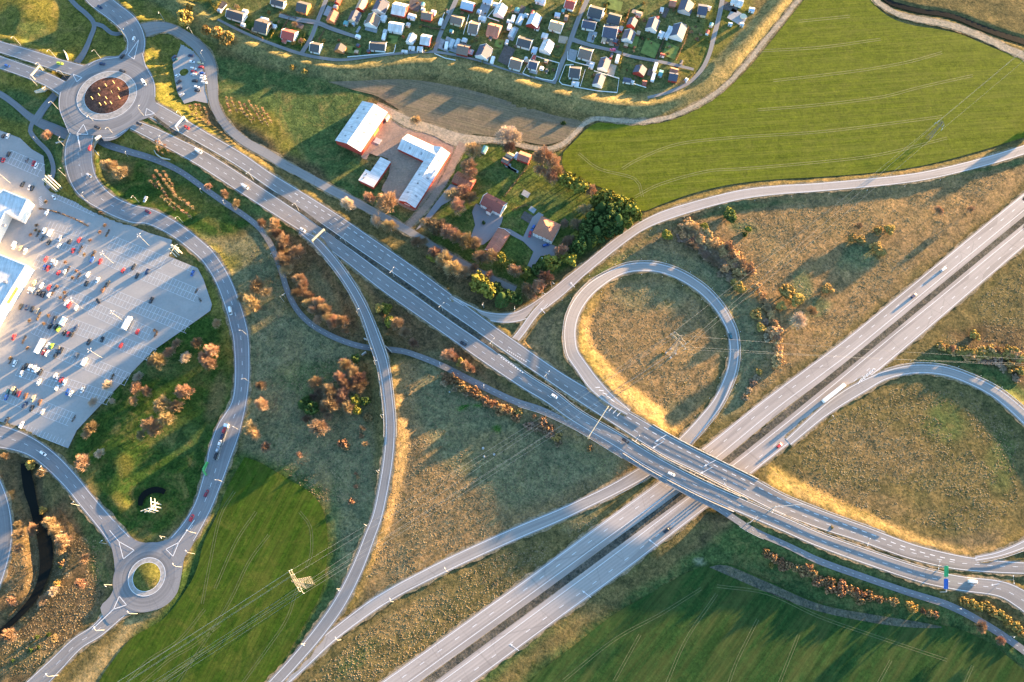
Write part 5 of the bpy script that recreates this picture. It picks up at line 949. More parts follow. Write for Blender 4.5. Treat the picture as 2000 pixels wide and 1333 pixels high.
LOTC = """85.5,451,white 98,455,white,van 80.5,466,grey 95,473,black 116.5,466,silver 115,481,white 135,472,black 154,469,red 142,490,red 27.5,480,white,van 39.5,485,cream,small 49,491,white 89,506.5,red 102,511.5,white 108,514,silver 87,522,blue 93.5,524.5,red 114,533,red 126,531,silver
180,507.5,blue 195,511,red 171,537,white 190,547,white 168,554,black 66.5,552.5,cream 81,558,white 95,562,red 57,567,white 65,568,white 72,571,grey 78,573,black 84,575,black 95.5,576,white 40,599,black 52,601,navy 62,604,black 71.5,607,grey 129.5,592.6,white 135,596,red 148.5,601.6,white
106,623,black 98,636.5,black 108,639,black 113.7,643,lime,small 103,630,navy 148,640,navy 125,650,black 133,653,red 140,653,black 26,659,red 173,668,black 199,663,black 93.5,675,white 101,676,lime 85.5,688,maroon 92,690.5,white 119,685,black 112,682,grey 108,694,black 149,695,grey
28.5,710,white,estate 46,718.5,black 50.6,715,black 58,717.7,white 66,720.4,white 71.6,723.8,white 78.3,727,black 42,730.5,white 75.6,746.7,white 108,734,white 112,740,silver 119.5,742.7,red 125.6,746.7,white 110.7,758,white 132,765.6,blue 138.4,769.7,white 160.7,761.6,white
11.5,776.4,blue 15,765.6,teal 23.6,762,cream 29,766,black 35.8,769.7,maroon 49.3,773.7,brown 64,778.5,cream 77,786,brown 48,791,navy 61.4,797.4,black 82.4,804.8,silver 12.8,821,black 41.9,830.4,white 165,707,white,van 260.6,521,black 240,528.4,red 267,538.8,black 287,531,navy
210,553.8,black 200.6,566,brown 295,586.6,black 268,648.4,red 236,674.7,red 376,534,blue 6,265.5,black 15,266,white 16,301.5,black 1.5,312,navy 6,313.5,red 52,313.5,grey 65,319.5,red 70.5,324,white 43.5,360,black 58,366,white 62,368,black 105,385.5,white 91,415,white 191,588,black"""
for ln in LOTC.split('\n'):
    for t in ln.split():
        q = t.split(','); x, y, c = float(q[0]), float(q[1]), q[2]; k = q[3] if len(q) > 3 else random.choice(('car', 'car', 'estate', 'small'))
        car(x, y, c, -63 if (x, y) not in ((191, 588), (105, 385.5)) else 62, k, z=.07)
for x, y, c in (t.split(',') for t in "372,108.6,navy 374.6,121,white 377.6,134,white 378,140,maroon 378,145,white 380,158,black 384,170,white 385.4,177,black 391.4,123.6,cream 392,131,red 394.4,143,blue 396,149,white 396,153.6,white 398.6,161,white".split()): car(float(x), float(y), c, 8, random.choice(('car', 'estate')), z=.06, where='the small upper car park', grp='cars in the small car park')
for x, y, c in (t.split(',') for t in "340,111.6,navy 341.6,117,teal 346.4,148,white 348.8,160,black 350,174,navy 354.8,185.4,silver".split()): car(float(x), float(y), c, -32, 'car', z=.06, where='the small upper car park', grp='cars in the small car park')
ZNf = lambda x: float(np.interp(x, [k[0] for k in ZN], [k[1] for k in ZN]))
for x, y, c, a, z, wh in ((195,14,'navy',35,2.6,'on the road above the upper roundabout'),(261,76,'white',-85,3.6,'on the road above the upper roundabout'),(239,110,'black',-45,4.6,'on the upper roundabout'),(200,125,'navy',5,4.75,'on the upper roundabout'),(239,139,'black',15,4.75,'on the upper roundabout'),(281,162,'white',60,4.75,'on the upper roundabout'),
    (117,124,'lime',8,4.35,'on the western dual carriageway'),(15,129,'blue',20,2.7,'on the western dual carriageway'),(190,249,'black',25,4.75,'on the upper roundabout'),(191,269,'white',-40,4.2,'on the road leaving the upper roundabout'),(175,289,'red',-75,3.9,'on the road leaving the upper roundabout'),(272,242,'black',20,4.6,'on the dual carriageway'),(365,249,'red',30,3.8,'on the dual carriageway'),(388,296,'white',33,3.4,'on the dual carriageway'),
    (174,343,'silver',35,2.4,'on the curving avenue'),(289,414,'maroon',30,.1,'on the curving avenue'),(450,608,'white',80,.1,'on the curving avenue'),(84,886,'white',35,.6,'on the road past the car park corner'),(374,1012,'red',-65,.1,'on the curving avenue'),(403,964,'maroon',-65,.1,'on the curving avenue'),
    (479,365,'white',33,1.95,'on the dual carriageway'),(591,449,'white',38,1.25,'on the dual carriageway'),(905,671,'black',30,1.3,'on the dual carriageway'),(1083,774,'white',33,3.7,'on the dual carriageway'),(1311,926,'white',24,7.65,'on the overpass'),(1222,861,'black',30,7,'on the overpass'),(1427,656,'teal',-100,.5,'on the loop road'),
    (1523,870,'red',-42,.1,'on the motorway'),(1303,1036,'black',-35,.1,'on the motorway'),(1843,526,'white',-39,.1,'on the motorway'),(1785,578,'navy',-39,.1,'on the motorway'),(1900,1136,'white',5,1.3,'on the dual carriageway'),(284,390,'silver',-62,None,'on the lawn beside the curving avenue'),
    (1197,97,'pink',10,.15,'on the allotment lane'),(1035,458,'red',-75,.08,'beside the square farmhouse'),(1041,445,'blue',-60,.08,'beside the square farmhouse'),(1066,479,'blue',-15,.08,'beside the square farmhouse')):
    kd = 'van' if (x, y) in ((281,162),(388,296),(479,365),(450,608),(1900,1136)) else 'estate'
    car(x, y, c, a, kd, z=z, where=wh, grp='vehicles on the roads', name='moving_car' if y not in (390, 97, 458, 445, 479) else 'parked_car')
# caravans in the allotments
def caravan(px, py, Lp, ang, wp=7):
    az, Lm = wdir(px, py, ang, Lp); X, Y = P(px, py, 1.2); o = empty('caravan', (X, Y, gz(X, Y) + .02), az); w2 = wp * scale(px, py) / 2; l2 = Lm / 2
    mb = MB(); loft([(-l2, w2 * .8, w2 * .6, .6, 2.0), (-l2 + .5, w2, w2 * .9, .4, 2.55), (l2 - .5, w2, w2 * .9, .4, 2.55), (l2, w2 * .8, w2 * .6, .6, 1.9)], mb); mb.build('body', cpaint('white'), o)
    g = MB()
    for s in (-1, 1): g.box(-l2 * .5, l2 * .5, s * w2 - .02, s * w2 + .02, 1.35, 1.85)
    g.build('windows', glassm, o)
    for s in (-1, 1): wl = MB(); wl.tube([(0, s * (w2 - .25), .32), (0, s * (w2 - .02), .32)], .32, 10); wl.build('wheel', tyre, o)
    wl = MB(); wl.bar((l2, 0, .5), (l2 + 1.1, 0, .45), .06); wl.build('drawbar', tyre, o)
    tag(o, None, 'caravan', 'caravans'); pend(o, 'white caravan', px, py)
for a in plist("750,72,13,-75 699,72,10,20 861,43,13,-68 1002,37,14,-70 995,53,12,-70 962,118,14,-72 872,89,14,-80 1280,131,17,-72 1276,151,17,-72 1058,134,8,15 1206,115,16,-75 701,73,4,20 664,91,4,20"):
    if a[2] > 5: caravan(*a)
# lorries
def lorry(px, py, Lp, ang, z, label, box=(.72, .72, .7), wide=2.5, h=3.9, kind='box', cab='white', name='lorry', cat='lorry'):
    az, Lm = wdir(px, py, ang, Lp); X, Y = P(px, py, z + h * .8); o = empty(name, (X, Y, z), az); l2 = Lm / 2; w2 = wide / 2; cl = 2.3
    bm_ = cpaint('white')
    if kind in ('box', 'semi'):
        mb = MB(); mb.box(-l2, l2 - cl - .4, -w2, w2, 1.1, h); mb.build('cargo_box', bm_, o)
        mb = MB(); 
        for k in range(int((Lm - cl) / 1.2)): mb.box(-l2 + .6 + k * 1.2, -l2 + .68 + k * 1.2, -w2 - .015, w2 + .015, 1.2, h + .015)
        mb.build('rib', WALL['grey'], o)
    if kind in ('box', 'semi', 'transporter'):
        mb = MB(); loft([(l2 - cl, w2, w2 * .92, .5, 3.3), (l2 - .3, w2, w2 * .9, .5, 3.2), (l2, w2 * .95, w2 * .85, .5, 2.2)], mb); cb = mb.build('cab', cpaint(cab), o); mb = MB(); mb.box(l2 - .12, l2 + .02, -w2 * .8, w2 * .8, 1.9, 2.7); mb.build('windscreen', glassm, cb)
        mb = MB(); mb.box(-l2, l2 - cl, -.5, .5, .75, 1.05); mb.build('chassis', tyre, o)
    if kind == 'bus':
        mb = MB(); loft([(-l2, w2, w2 * .9, .4, h), (l2 - .4, w2, w2 * .9, .4, h), (l2, w2 * .95, w2 * .8, .4, h * .8)], mb); mb.build('body', bm_, o); g = MB()
        for k in range(int(Lm / 1.4)):
            for s in (-1, 1): g.box(-l2 + .5 + k * 1.4, -l2 + 1.5 + k * 1.4, s * w2 - .02, s * w2 + .02, 1.7, 2.5)
        g.build('windows', glassm, o)
    for xx in (-l2 + 1.2, -l2 + 2.6, l2 - 1.4):
        for s in (-1, 1): wl = MB(); wl.tube([(xx, s * (w2 - .35), .5), (xx, s * (w2 - .02), .5)], .5, 12); wl.build('wheel', tyre, o)
    tag(o, label, cat, 'lorries and buses'); return o, az, l2
lorry(1630, 767, 54, -38, .09, 'long white articulated lorry on the motorway beside the right-hand loop', kind='semi')
lorry(247, 630, 28, -63, .07, 'white box lorry parked across the empty bays of the store car park')
lorry(76, 676, 30, -62, .07, 'white coach parked between two rows of the store car park', kind='bus', h=3.1, name='bus', cat='bus')
lorry(122, 627, 17, -60, .07, 'short white motorhome beside the lime green car', kind='bus', h=2.9, name='motorhome', cat='motorhome')
o, az, l2 = lorry(430, 862, 74, -72, .08, 'car transporter lorry loaded with cars in the lay-by of the curving avenue', kind='transporter', name='car_transporter')
mb = MB()
for s in (-1, 1):
    mb.bar((-l2, s * 1.25, 2.4), (l2 - 2.6, s * 1.25, 2.4), .12); mb.bar((-l2, s * 1.25, .9), (l2 - 2.6, s * 1.25, .9), .12)
    for k in range(9): xx = -l2 + k * (2 * l2 - 2.6) / 8; mb.bar((xx, s * 1.25, .8), (xx, s * 1.25, 3.0), .08)
mb.build('loading_frame', mat('frame_steel', (.3, .3, .3), .5, .1, 1, metal=.3), o)
ux, uy = math.cos(az), math.sin(az)
for k, c in enumerate(('black', 'silver', 'white', 'navy', 'red')):
    body, glass, wheel, head, tail, L_, w2, bz = car_meshes('small', c); dd = -l2 + 2.4 + k * 4.15; r_ = empty('carried_car', (o.location.x + ux * dd, o.location.y + uy * dd, 2.45), az); link('body', body, r_); link('windows', glass, r_)
    for sx in (-.31, .31):
        for sy in (-1, 1): link('wheel', wheel, r_, (sx * L_, sy * (w2 - .1), .32))
    tag(r_, f"{c} car riding on the top deck of the car transporter", 'car', 'cars on the transporter')
# green bus shelter-like sculpture by the lay-by
mb = MB(); pts_ = [(404,902),(400,910),(396,917),(398,922),(402,928)]; w_ = [Vector((*P(x, y, 2.5), 2.5)) for x, y in pts_]
for a, b in zip(w_, w_[1:]):
    n = Vector((-(b - a).y, (b - a).x, 0)).normalized() * .5; mb.quad(tuple(a - n), tuple(b - n), tuple(b + n), tuple(a + n)); mb.quad(*[(v.x, v.y, 2.3) for v in (a + n, b + n, b - n, a - n)]); mb.bar(tuple(a), (a.x, a.y, 0), .1); mb.bar(tuple(b), (b.x, b.y, 0), .1)
    mb.quad(tuple(a + n), tuple(b + n), ((b + n).x, (b + n).y, 0.1), ((a + n).x, (a + n).y, .1)); mb.quad(tuple(a - n), tuple(b - n), ((b - n).x, (b - n).y, 1.6), ((a - n).x, (a - n).y, 1.6))
tag(mb.build('curved_screen', cpaint('green')), 'bright green curved canopy standing on the grass beside the lay-by', 'canopy')
# ================================================================ PARKING LINES
mb = MB()
def stalls(A, B, dep, both=True, pitch=6.9, z=.085):
    L_ = math.hypot(B[0] - A[0], B[1] - A[1]); u = ((B[0] - A[0]) / L_, (B[1] - A[1]) / L_); dv = (-.47, .88); n = int(L_ / pitch)
    if both: pxline(mb, [A, B], .55, z)
    for s in ((-1, 1) if both else (1,)):
        for k in range(n + 1):
            x, y = A[0] + u[0] * k * pitch, A[1] + u[1] * k * pitch
            pxline(mb, [(x, y), (x + dv[0] * dep * s, y + dv[1] * dep * s)], .5, z + .004)
        a, b = (A[0] + dv[0] * dep * s, A[1] + dv[1] * dep * s), (B[0] + dv[0] * dep * s, B[1] + dv[1] * dep * s)
        pxline(mb, [a, b], .5, z + .008)
stalls((99,433), (172,455), 14, False); stalls((15,305), (82,334), 13); stalls((100,466), (168,492), 13); stalls((216,473), (322,515), 13); stalls((198,500), (386,578), 13); stalls((340,505), (382,523), 11, False); stalls((70,508), (190,556), 13)
stalls((205,573), (370,640), 13); stalls((68,552), (188,600), 13); stalls((178,602), (294,655), 13); stalls((98,620), (300,695), 13) ; stalls((66,640), (98,655), 12); stalls((76,672), (250,742), 13); stalls((36,722), (216,780), 13); stalls((6,768), (140,820), 14); stalls((50,829), (132,861), 13, False); stalls((110,378), (190,414), 10, False)
for k in range(6): pxline(mb, [(76 + k * .6 - 1, 388 + k * 3), (82 + k * .6 - 1, 384 + k * 3)], 1.0, .09)
mb.build('parking_lines', mat('worn_paint', (.55, .55, .55), .7, .25, 1), LOT)
# ================================================================ STREET LAMPS
galv = mat('galvanised_steel', (.42, .41, .38), .5, .1, 1, metal=.1)
def lamp_mesh(h, arms, al):
    p = MB(); p.tube([(0, 0, -.3), (0, 0, h * .6), (0, 0, h - .6)], [.13, .11, .08], 6); a = MB(); hds = []
    for k in range(arms):
        an = 2 * math.pi * k / arms; c, s = math.cos(an), math.sin(an); q = [(0, 0, h - .65), (c * al * .15, s * al * .15, h - .2), (c * al * .5, s * al * .5, h), (c * al, s * al, h + .05)]; a.tube(q, .065, 5); hds.append((c * al, s * al, an))
    hd_ = MB(); hd_.box(-.15, .7, -.17, .17, -.08, .1, tx=.08, ty=.05)
    return p.mesh('pole', galv), a.mesh('arm', galv), hd_.mesh('lamp_head', trim), hds, h
LMs = dict(single=lamp_mesh(10, 1, 1.6), double=lamp_mesh(11, 2, 1.8), mast=lamp_mesh(16, 4, 1.0), short=lamp_mesh(5, 1, .5))
RN = dict(motorway='the motorway', dual_carriageway='the dual carriageway', loop_slip_road='the loop road', curved_slip_road='the curved slip road', long_slip_road='the long slip road', junction_road='the junction link', curving_avenue='the curving avenue', field_road='the road below the small roundabout', store_road='the road under the store car park', edge_road='the road at the left edge', west_carriageway='the western dual carriageway', north_road='the road above the upper roundabout', farm_road='the farm lane', farm_drive='the farm drive', field_track='the field track', stream_track='the stream track', cycle_path='the cycle path', footpath='the footpath', allotment_lane='the allotment lane', allotment_path='the allotment path', car_park='the car park')
def nearroad(X, Y):
    best = (1e9, None, None)
    for k, r in ROADS.items():
        d = np.hypot(r['C'][:, 0] - X, r['C'][:, 1] - Y); i = int(d.argmin())
        if d[i] < best[0]: best = (d[i], k, r['C'][i])
    return best
def lamp(px, py, kind='single', z=None):
    if z is None: X, Y, z0 = PG(px, py)
    else: (X, Y), z0 = P(px, py, z), z
    d, k, c = nearroad(X, Y); az = math.atan2(c[1] - Y, c[0] - X); o = empty('street_lamp', (X, Y, z0), az); pm, am, hm, hds, h = LMs[kind]
    link('pole', pm, o); ar = link('arm', am, o)
    for x, y, an in hds: hh = link('lamp_head', hm, ar, (x, y, h + .05)); hh.rotation_euler = (0, 0, an)
    tag(o, None, 'street lamp', 'street lamps'); kk = k.rstrip('_0123456789')
    pend(o, {'single': 'grey street lamp', 'double': 'double-armed street lamp', 'mast': 'tall four-headed floodlight mast', 'short': 'short path lamp'}[kind], px, py, 'beside ' + RN.get(kk, 'the lane') if kind != 'mast' else 'the store car park')
for x, y in plist("321,41 41,89 110,114 248,77 197,115 88,139 130,154 73,168 114,214 128,288 281,227 223,264 320,285 358,232 128,345 172,394 272,396 358,436 421,493 483,656 488,748 471,843 438,943 383,1042 325,1050 210,1063 219,1143 355,1108 269,1199 204,1231 114,1319 155,988 94,922 701,618 734,714 747,818 739,924 716,1027 664,1151 596,1257 666,1250 769,1176 874,1117 1411,944 945,602 1005,609 1058,583 1077,562 1618,825 401,120 378,70 185,240 555,590 380,1082"): lamp(x, y)
for x, y in plist("495,352 584,412 676,476 770,541 865,608 962,677 1067,740 1240,864 1410,956 1500,1000 1681,1062 1815,1106 1957,1134"): lamp(x, y, 'double', ZNf(x) + .1)
for x, y in plist("292,481 242,628 163,604 222,515 20,358 200,700"): lamp(x, y, 'mast', .08)
for x, y in plist("1057,509 250,306 395,378 532,503 557,581 614,643 860,716 945,759 1870,1190 1972,1243 72,275 440,401"): lamp(x, y, 'short')
# ================================================================ GANTRIES
gold = mat('gantry_steel', (.6, .52, .34), .6, .1, 1); sgn_g = mat('sign_green', (.02, .35, .16), .5, .05, 1); sgn_b = mat('sign_blue', (.02, .12, .5), .5, .05, 1)
def gantry(a, b, z, h, label, signs=(), thick=.5, m=gold, posts=2):
    A = Vector((*P(*a, z + h), z)); B = Vector((*P(*b, z + h), z)); d = B - A; L_ = d.length; o = empty('sign_gantry', tuple(A), math.atan2(d.y, d.x))
    mb = MB(); mb.box(0, L_, -thick / 2, thick / 2, h - .9, h); 
    mb.build('beam', m, o)
    for k in range(posts): mb = MB(); xx = k * (L_ - .4); mb.box(xx, xx + .4, -.25, .25, -.4, h - .9); mb.build('post', m, o)
    for s0, s1, sm in signs: mb = MB(); mb.box(L_ * s0, L_ * s1, thick / 2 + .03, thick / 2 + .15, h - 2.6, h + .8); mb.box(L_ * s0, L_ * s1, -thick / 2 - .15, -thick / 2 - .03, h - 2.6, h + .8); mb.build('sign_panel', sm, o)
    tag(o, label, 'sign gantry', 'sign gantries')
gantry((60,147), (76,128), 3.3, 6, 'cream sign gantry over the western dual carriageway', thick=1.0)
gantry((342,247), (359,227), 4, 6, 'white sign gantry over the dual carriageway just after the upper roundabout', thick=1.0, m=trim)
gantry((609,470), (633,447), 1.2, 6, 'cream sign gantry where the curved slip road leaves', thick=1.1)
gantry((1150,853), (1189,793), 6.2, 7, 'long slender gold gantry across both carriageways before the overpass', thick=.35)
gantry((1849,1157), (1850,1105), 1.6, 6.5, 'gantry with green and blue sign panels near the right edge', ((.58, .98, sgn_g), (.12, .5, sgn_b)), thick=.4, m=galv)
gantry((1515,990), (1568,985), 6, 6, 'thin grey sign gantry past the overpass', thick=.3, m=galv, posts=1); gantry((1465,1021), (1480,1008), 7, 6, 'small grey sign gantry at the lower end of the overpass', thick=.3, m=galv, posts=1)
# ================================================================ BRIDGES, RAILS
def bridge(k, x0, x1, label, piers, ymax=9e9):
    r = ROADS[k]; s = r['s']; idx = [i for i in range(len(s)) if x0 <= s[i, 0] <= x1 and s[i, 1] < ymax]; c = r['C'][idx[len(idx) // 2]]; o = empty('road_bridge', (c[0], c[1], 0)); mb = MB(); T = 1.3
    for i, j in zip(idx, idx[1:]):
        def edge(q, e): l, rr = r['Lw'][q], r['Rw'][q]; u = (rr - l) / np.hypot(*(rr - l)); return l - u * e - c, rr + u * e - c
        a, b = edge(i, .9); d_, e_ = edge(j, .9); z1, z2 = r['z'][i] - .1, r['z'][j] - .1
        mb.quad((*a, z1), (*b, z1), (*e_, z2), (*d_, z2)); mb.quad((*a, z1 - T), (*d_, z2 - T), (*e_, z2 - T), (*b, z1 - T)); mb.quad((*a, z1 - T), (*a, z1), (*d_, z2), (*d_, z2 - T)); mb.quad((*b, z1), (*b, z1 - T), (*e_, z2 - T), (*e_, z2))
    mb.build('deck', concrete, o)
    for side in (0, 1):
        pb = MB()
        for i, j in zip(idx, idx[1:]):
            a = edge(i, .75)[side]; b = edge(j, .75)[side]; z1, z2 = r['z'][i], r['z'][j]
            u = (b - a) / np.hypot(*(b - a)); n = np.array([-u[1], u[0]]) * .14
            pb.quad((*(a - n), z1 + .3), (*(b - n), z2 + .3), (*(b + n), z2 + .3), (*(a + n), z1 + .3)); pb.quad((*(a - n), z1 - .1), (*(a - n), z1 + .3), (*(b - n), z2 + .3), (*(b - n), z2 - .1)); pb.quad((*(a + n), z1 - .1), (*(a + n), z1 + .3), (*(b + n), z2 + .3), (*(b + n), z2 - .1))
            pb.bar((*a, z1 + .95), (*b, z2 + .95), .09); pb.bar((*a, z1 + .65), (*b, z2 + .65), .06); pb.bar((*a, z1), (*a, z1 + 1), .06)
        pb.build('parapet', concrete, o)
    for px_, py_ in piers:
        X, Y = P(px_, py_, 3); i = int(np.hypot(r['C'][:, 0] - X, r['C'][:, 1] - Y).argmin()); l, rr = r['Lw'][i], r['Rw'][i]; 
        for t in (.15, .5, .85): p = l * (1 - t) + rr * t - c; pb = MB(); pb.tube([(*p, -.2), (*p, r['z'][i] - 1.3)], .55, 12); pb.build('pier', concrete, o)
    for e in (idx[0], idx[-1]):
        l, rr = r['Lw'][e] - c, r['Rw'][e] - c; u = (r['C'][min(e + 1, len(s) - 1)] - r['C'][e - 1]); u = u / np.hypot(*u) * .5; pb = MB()
        pb.prism([tuple(l - u), tuple(rr - u), tuple(rr + u), tuple(l + u)], -.3, r['z'][e] - .15); pb.build('abutment', concrete, o)
    tag(o, label, 'bridge', 'bridges')
bridge('dual_carriageway', 1258, 1476, 'upper of the two long overpass bridges crossing the motorway', [(1378,908),(1424,932)])
bridge('dual_carriageway_2', 1222, 1446, 'lower of the two long overpass bridges crossing the motorway', [(1290,925),(1350,948)])
bridge('curved_slip_road', 724, 750, 'short slip road bridge over the cycle path', [], 705); 
railm = mat('rail_steel', (.5, .5, .5), .45, .1, 1, metal=.4)
def rail(k, side, x0, x1, label, i0=0, i1=9999, off=.5):
    r = ROADS[k]; s = r['s']; idx = [i for i in range(len(s)) if x0 <= s[i, 0] <= x1 and i0 <= i <= i1]; c = r['C'][idx[len(idx) // 2]]; mb = MB()
    pt = []
    for i in idx: l, rr = r['Lw'][i], r['Rw'][i]; u = (rr - l) / np.hypot(*(rr - l)); pt.append((l - u * off if side == 'L' else rr + u * off) - c)
    for q, (i, j) in enumerate(zip(idx, idx[1:])):
        a, b = pt[q], pt[q + 1]; z1, z2 = r['z'][i], r['z'][j]; u = (b - a) / np.hypot(*(b - a)); n = np.array([-u[1], u[0]]) * .1
        for sg_ in (-1, 1): mb.quad((*(a + n * sg_), z1 + .42), (*(b + n * sg_), z2 + .42), (*(b + n * sg_), z2 + .78), (*(a + n * sg_), z1 + .78))
        mb.quad((*(a - n), z1 + .78), (*(b - n), z2 + .78), (*(b + n), z2 + .78), (*(a + n), z1 + .78)); mb.bar((*a, z1 - .3), (*a, z1 + .5), .07)
    o = mb.build('guard_rail', railm); o.location = (c[0], c[1], 0); tag(o, label, 'guard rail', 'guard rails')
rail('dual_carriageway', 'L', 1160, 1257, 'guard rail on the upper edge of the dual carriageway before the overpass'); rail('dual_carriageway', 'L', 1477, 1725, 'guard rail on the upper edge of the dual carriageway past the overpass')
rail('dual_carriageway_2', 'L', 1010, 1221, 'median guard rail of the lower carriageway before the overpass'); rail('dual_carriageway_2', 'L', 1447, 1850, 'median guard rail of the lower carriageway past the overpass')
rail('dual_carriageway_2', 'R', 590, 900, 'guard rail on the lower edge of the dual carriageway') if 0 else None
rail('cycle_path', 'R', 1010, 1221, 'railing on the outer side of the rising cycle path') ; rail('cycle_path', 'R', 1447, 1500, 'short railing where the cycle path comes down from the overpass')
rail('loop_slip_road', 'L', 1100, 1445, 'guard rail around the outside of the loop road', 20, 140); rail('loop_slip_road_2', 'L', 1730, 2080, 'guard rail around the outside of the right-hand loop')
rail('curved_slip_road', 'R', 640, 775, 'guard rail down the left side of the curved slip road', 0, 60); rail('curved_slip_road', 'L', 640, 790, 'guard rail down the right side of the curved slip road', 10, 60)
# wing walls of the underpasses
for pts_, l in (([(752,677),(766,690)], 'concrete wing wall right of the cycle path underpass'), ([(716,690),(708,696)], 'concrete wing wall left of the cycle path underpass'), ([(728,668),(712,664)], 'concrete wing wall above the cycle path underpass')):
    w_ = [P(*p) for p in pts_]; d = Vector(w_[1]) - Vector(w_[0]); mb = MB(); mb.box(0, d.length, -.2, .2, -.3, 3.4); o = mb.build('wing_wall', concrete); o.location = (*w_[0], 0); o.rotation_euler = (0, 0, math.atan2(d.y, d.x)); tag(o, l, 'wall', 'underpass walls')
# ================================================================ PYLONS AND CABLES
pyl = mat('pylon_steel', (.16, .155, .14), .6, .15, 1, metal=.1)
def pylon(px, py, h, rot, label, arms=((.7, 9), (.84, 6.5)), base=4.5, solid=.16):
    X, Y, z = PG(px, py); o = empty('power_pylon', (X, Y, z), rot); mb = MB(); n = 9; cor = []
    for k in range(n + 1): t = k / n; r = base * (1 - t) ** 1.15 * .5 + .45; cor.append([(sx * r, sy * r, h * t) for sx, sy in ((-1, -1), (1, -1), (1, 1), (-1, 1))])
    for a, b in zip(cor, cor[1:]):
        for k in range(4): mb.bar(a[k], b[k], solid); mb.bar(a[k], b[(k + 1) % 4], solid * .6); mb.bar(a[(k + 1) % 4], b[k], solid * .6); mb.bar(b[k], b[(k + 1) % 4], solid * .7)
    mb.build('tower', pyl, o); tips = []
    for f, w_ in arms:
        am = MB()
        for s in (-1, 1): am.bar((0, -.5, h * f), (s * w_, 0, h * f + .3), solid); am.bar((0, .5, h * f), (s * w_, 0, h * f + .3), solid); am.bar((0, 0, h * f + 2), (s * w_, 0, h * f + .4), solid); [am.bar((s * w_ * q, -.4, h * f + .1), (s * w_ * q, .4, h * f + .2), solid * .6) for q in (.3, .6)]
        ao = am.build('cross_arm', pyl, o)
        for s in (-1, 1):
            for q in ((1, .6) if w_ > 6 else (1,)):
                im = MB(); im.tube([(s * w_ * q, 0, h * f), (s * w_ * q, 0, h * f - 2)], [.22, .22], 6); im.build('insulator', gg_, ao); tips.append((s * w_ * q, h * f - 2))
    for sx in (-1, 1):
        for sy in (-1, 1): f_ = MB(); f_.box(sx * base * .55 - .6, sx * base * .55 + .6, sy * base * .55 - .6, sy * base * .55 + .6, -.3, .35); f_.build('footing', concrete, o)
    ca, sa = math.cos(rot), math.sin(rot); tag(o, label, 'pylon', 'power pylons')
    return [Vector((X + ca * t[0], Y + sa * t[0], z + t[1])) for t in tips]
P3x, P3y, _ = PG(604, 1139); P1x, P1y, _ = PG(1310, 690); P2x, P2y, _ = PG(1812, 271)
r31 = math.atan2(P1y - P3y, P1x - P3x) + math.pi / 2; r12 = math.atan2(P2y - P1y, P2x - P1x) + math.pi / 2
t3 = pylon(604, 1139, 36, r31, 'broad pale lattice pylon standing in the lower left green field', ((.74, 7.5), (.9, 6.5)), 4.6, .085)
t1 = pylon(1310, 690, 33, r12, 'tall lattice pylon inside the loop road', ((.72, 6.5), (.9, 5)), 4, .1)
t2 = pylon(1812, 271, 20, r12, 'slim lattice pylon in the bright green field', ((.78, 3.2), (.93, 2.4)), 2.2, .09)
cab_m = mat('cable', (.36, .35, .32), .5, .05, 1)
def cable(a, b, sag, lab_, r=.035):
    mb = MB(); n = 14; mb.tube([tuple(a.lerp(b, k / n) - Vector((0, 0, sag * 4 * (k / n) * (1 - k / n)))) for k in range(n + 1)], r, 4)
    o = mb.build('power_cable', cab_m); tag(o, None, 'cable', 'power cables'); cx, cy = IP((a.x + b.x) / 2, (a.y + b.y) / 2, (a.z + b.z) / 2); pend(o, 'thin high-voltage cable', cx, cy, lab_)
far3 = [v + Vector((-math.cos(r31 - math.pi / 2), -math.sin(r31 - math.pi / 2), 0)) * 330 for v in t3]
for a, b in zip(t3, t1): cable(a, b, 7, 'between lower left and loop pylons')
for a, b in zip(t3, far3): cable(a, b, 7, 'beside the lower left frame edge')
t1s = [t1[0], t1[2], t1[4]]; t2s = [t2[0], t2[1], t2[3]]
for a, b in zip(t1s, t2s): cable(a, b, 6, 'between loop and green field pylons')
for a in t2s: cable(a, a + Vector((math.cos(r12 - math.pi / 2), math.sin(r12 - math.pi / 2), .05)) * 200, 3, 'beside the top right corner')
for k, a in enumerate(t1[:3]): cable(a, a + Vector((330, -12 - 5 * k, 0)), 5, 'beside the right-hand loop')
# ================================================================ SCULPTURES
wp = mat('white_painted_wood', (.5, .47, .4), .6, .06, 1)
def posts(label, bases, h, r, beams=(), name='post_sculpture'):
    w_ = [PG(x, y) for x, y in bases]; cx, cy, cz = w_[0]; o = empty(name, (cx, cy, min(p[2] for p in w_)))
    for X, Y, z in w_: mb = MB(); mb.box(X - cx - r, X - cx + r, Y - cy - r, Y - cy + r, -.3, h); mb.build('post', wp, o)
    for i, j, t, e in beams:
        a = Vector((w_[i][0] - cx, w_[i][1] - cy, h * t)); b = Vector((w_[j][0] - cx, w_[j][1] - cy, h * t)); d = (b - a).normalized() * e; mb = MB(); mb.bar(tuple(a - d), tuple(b + d), r * 1.1); mb.build('crossbeam', wp, o)
    tag(o, label, 'sculpture', 'white post sculptures')
posts('tall white timber frame sculpture in the dark hollow on the green', [(314.5,986),(315,993),(310,999),(303,1001.5)], 14, .24, [(0,1,.97,2.5),(2,3,.97,2.5),(0,1,.6,2.5),(2,3,.62,2.5),(1,2,.8,2),(0,3,.45,1)])
posts('cluster of very tall white posts beside the upper store car park', [(113,374),(117,371),(121,368),(115,369),(110,375)], 17, .28, [(0,1,.98,1.5),(1,2,.9,1.5)])
posts('white post frame at the right corner of the store car park', [(345,502),(350,499),(356,496),(350,494)], 12.5, .24, [(0,1,.97,2),(1,2,.97,2),(2,3,.8,2),(0,3,.65,2)])
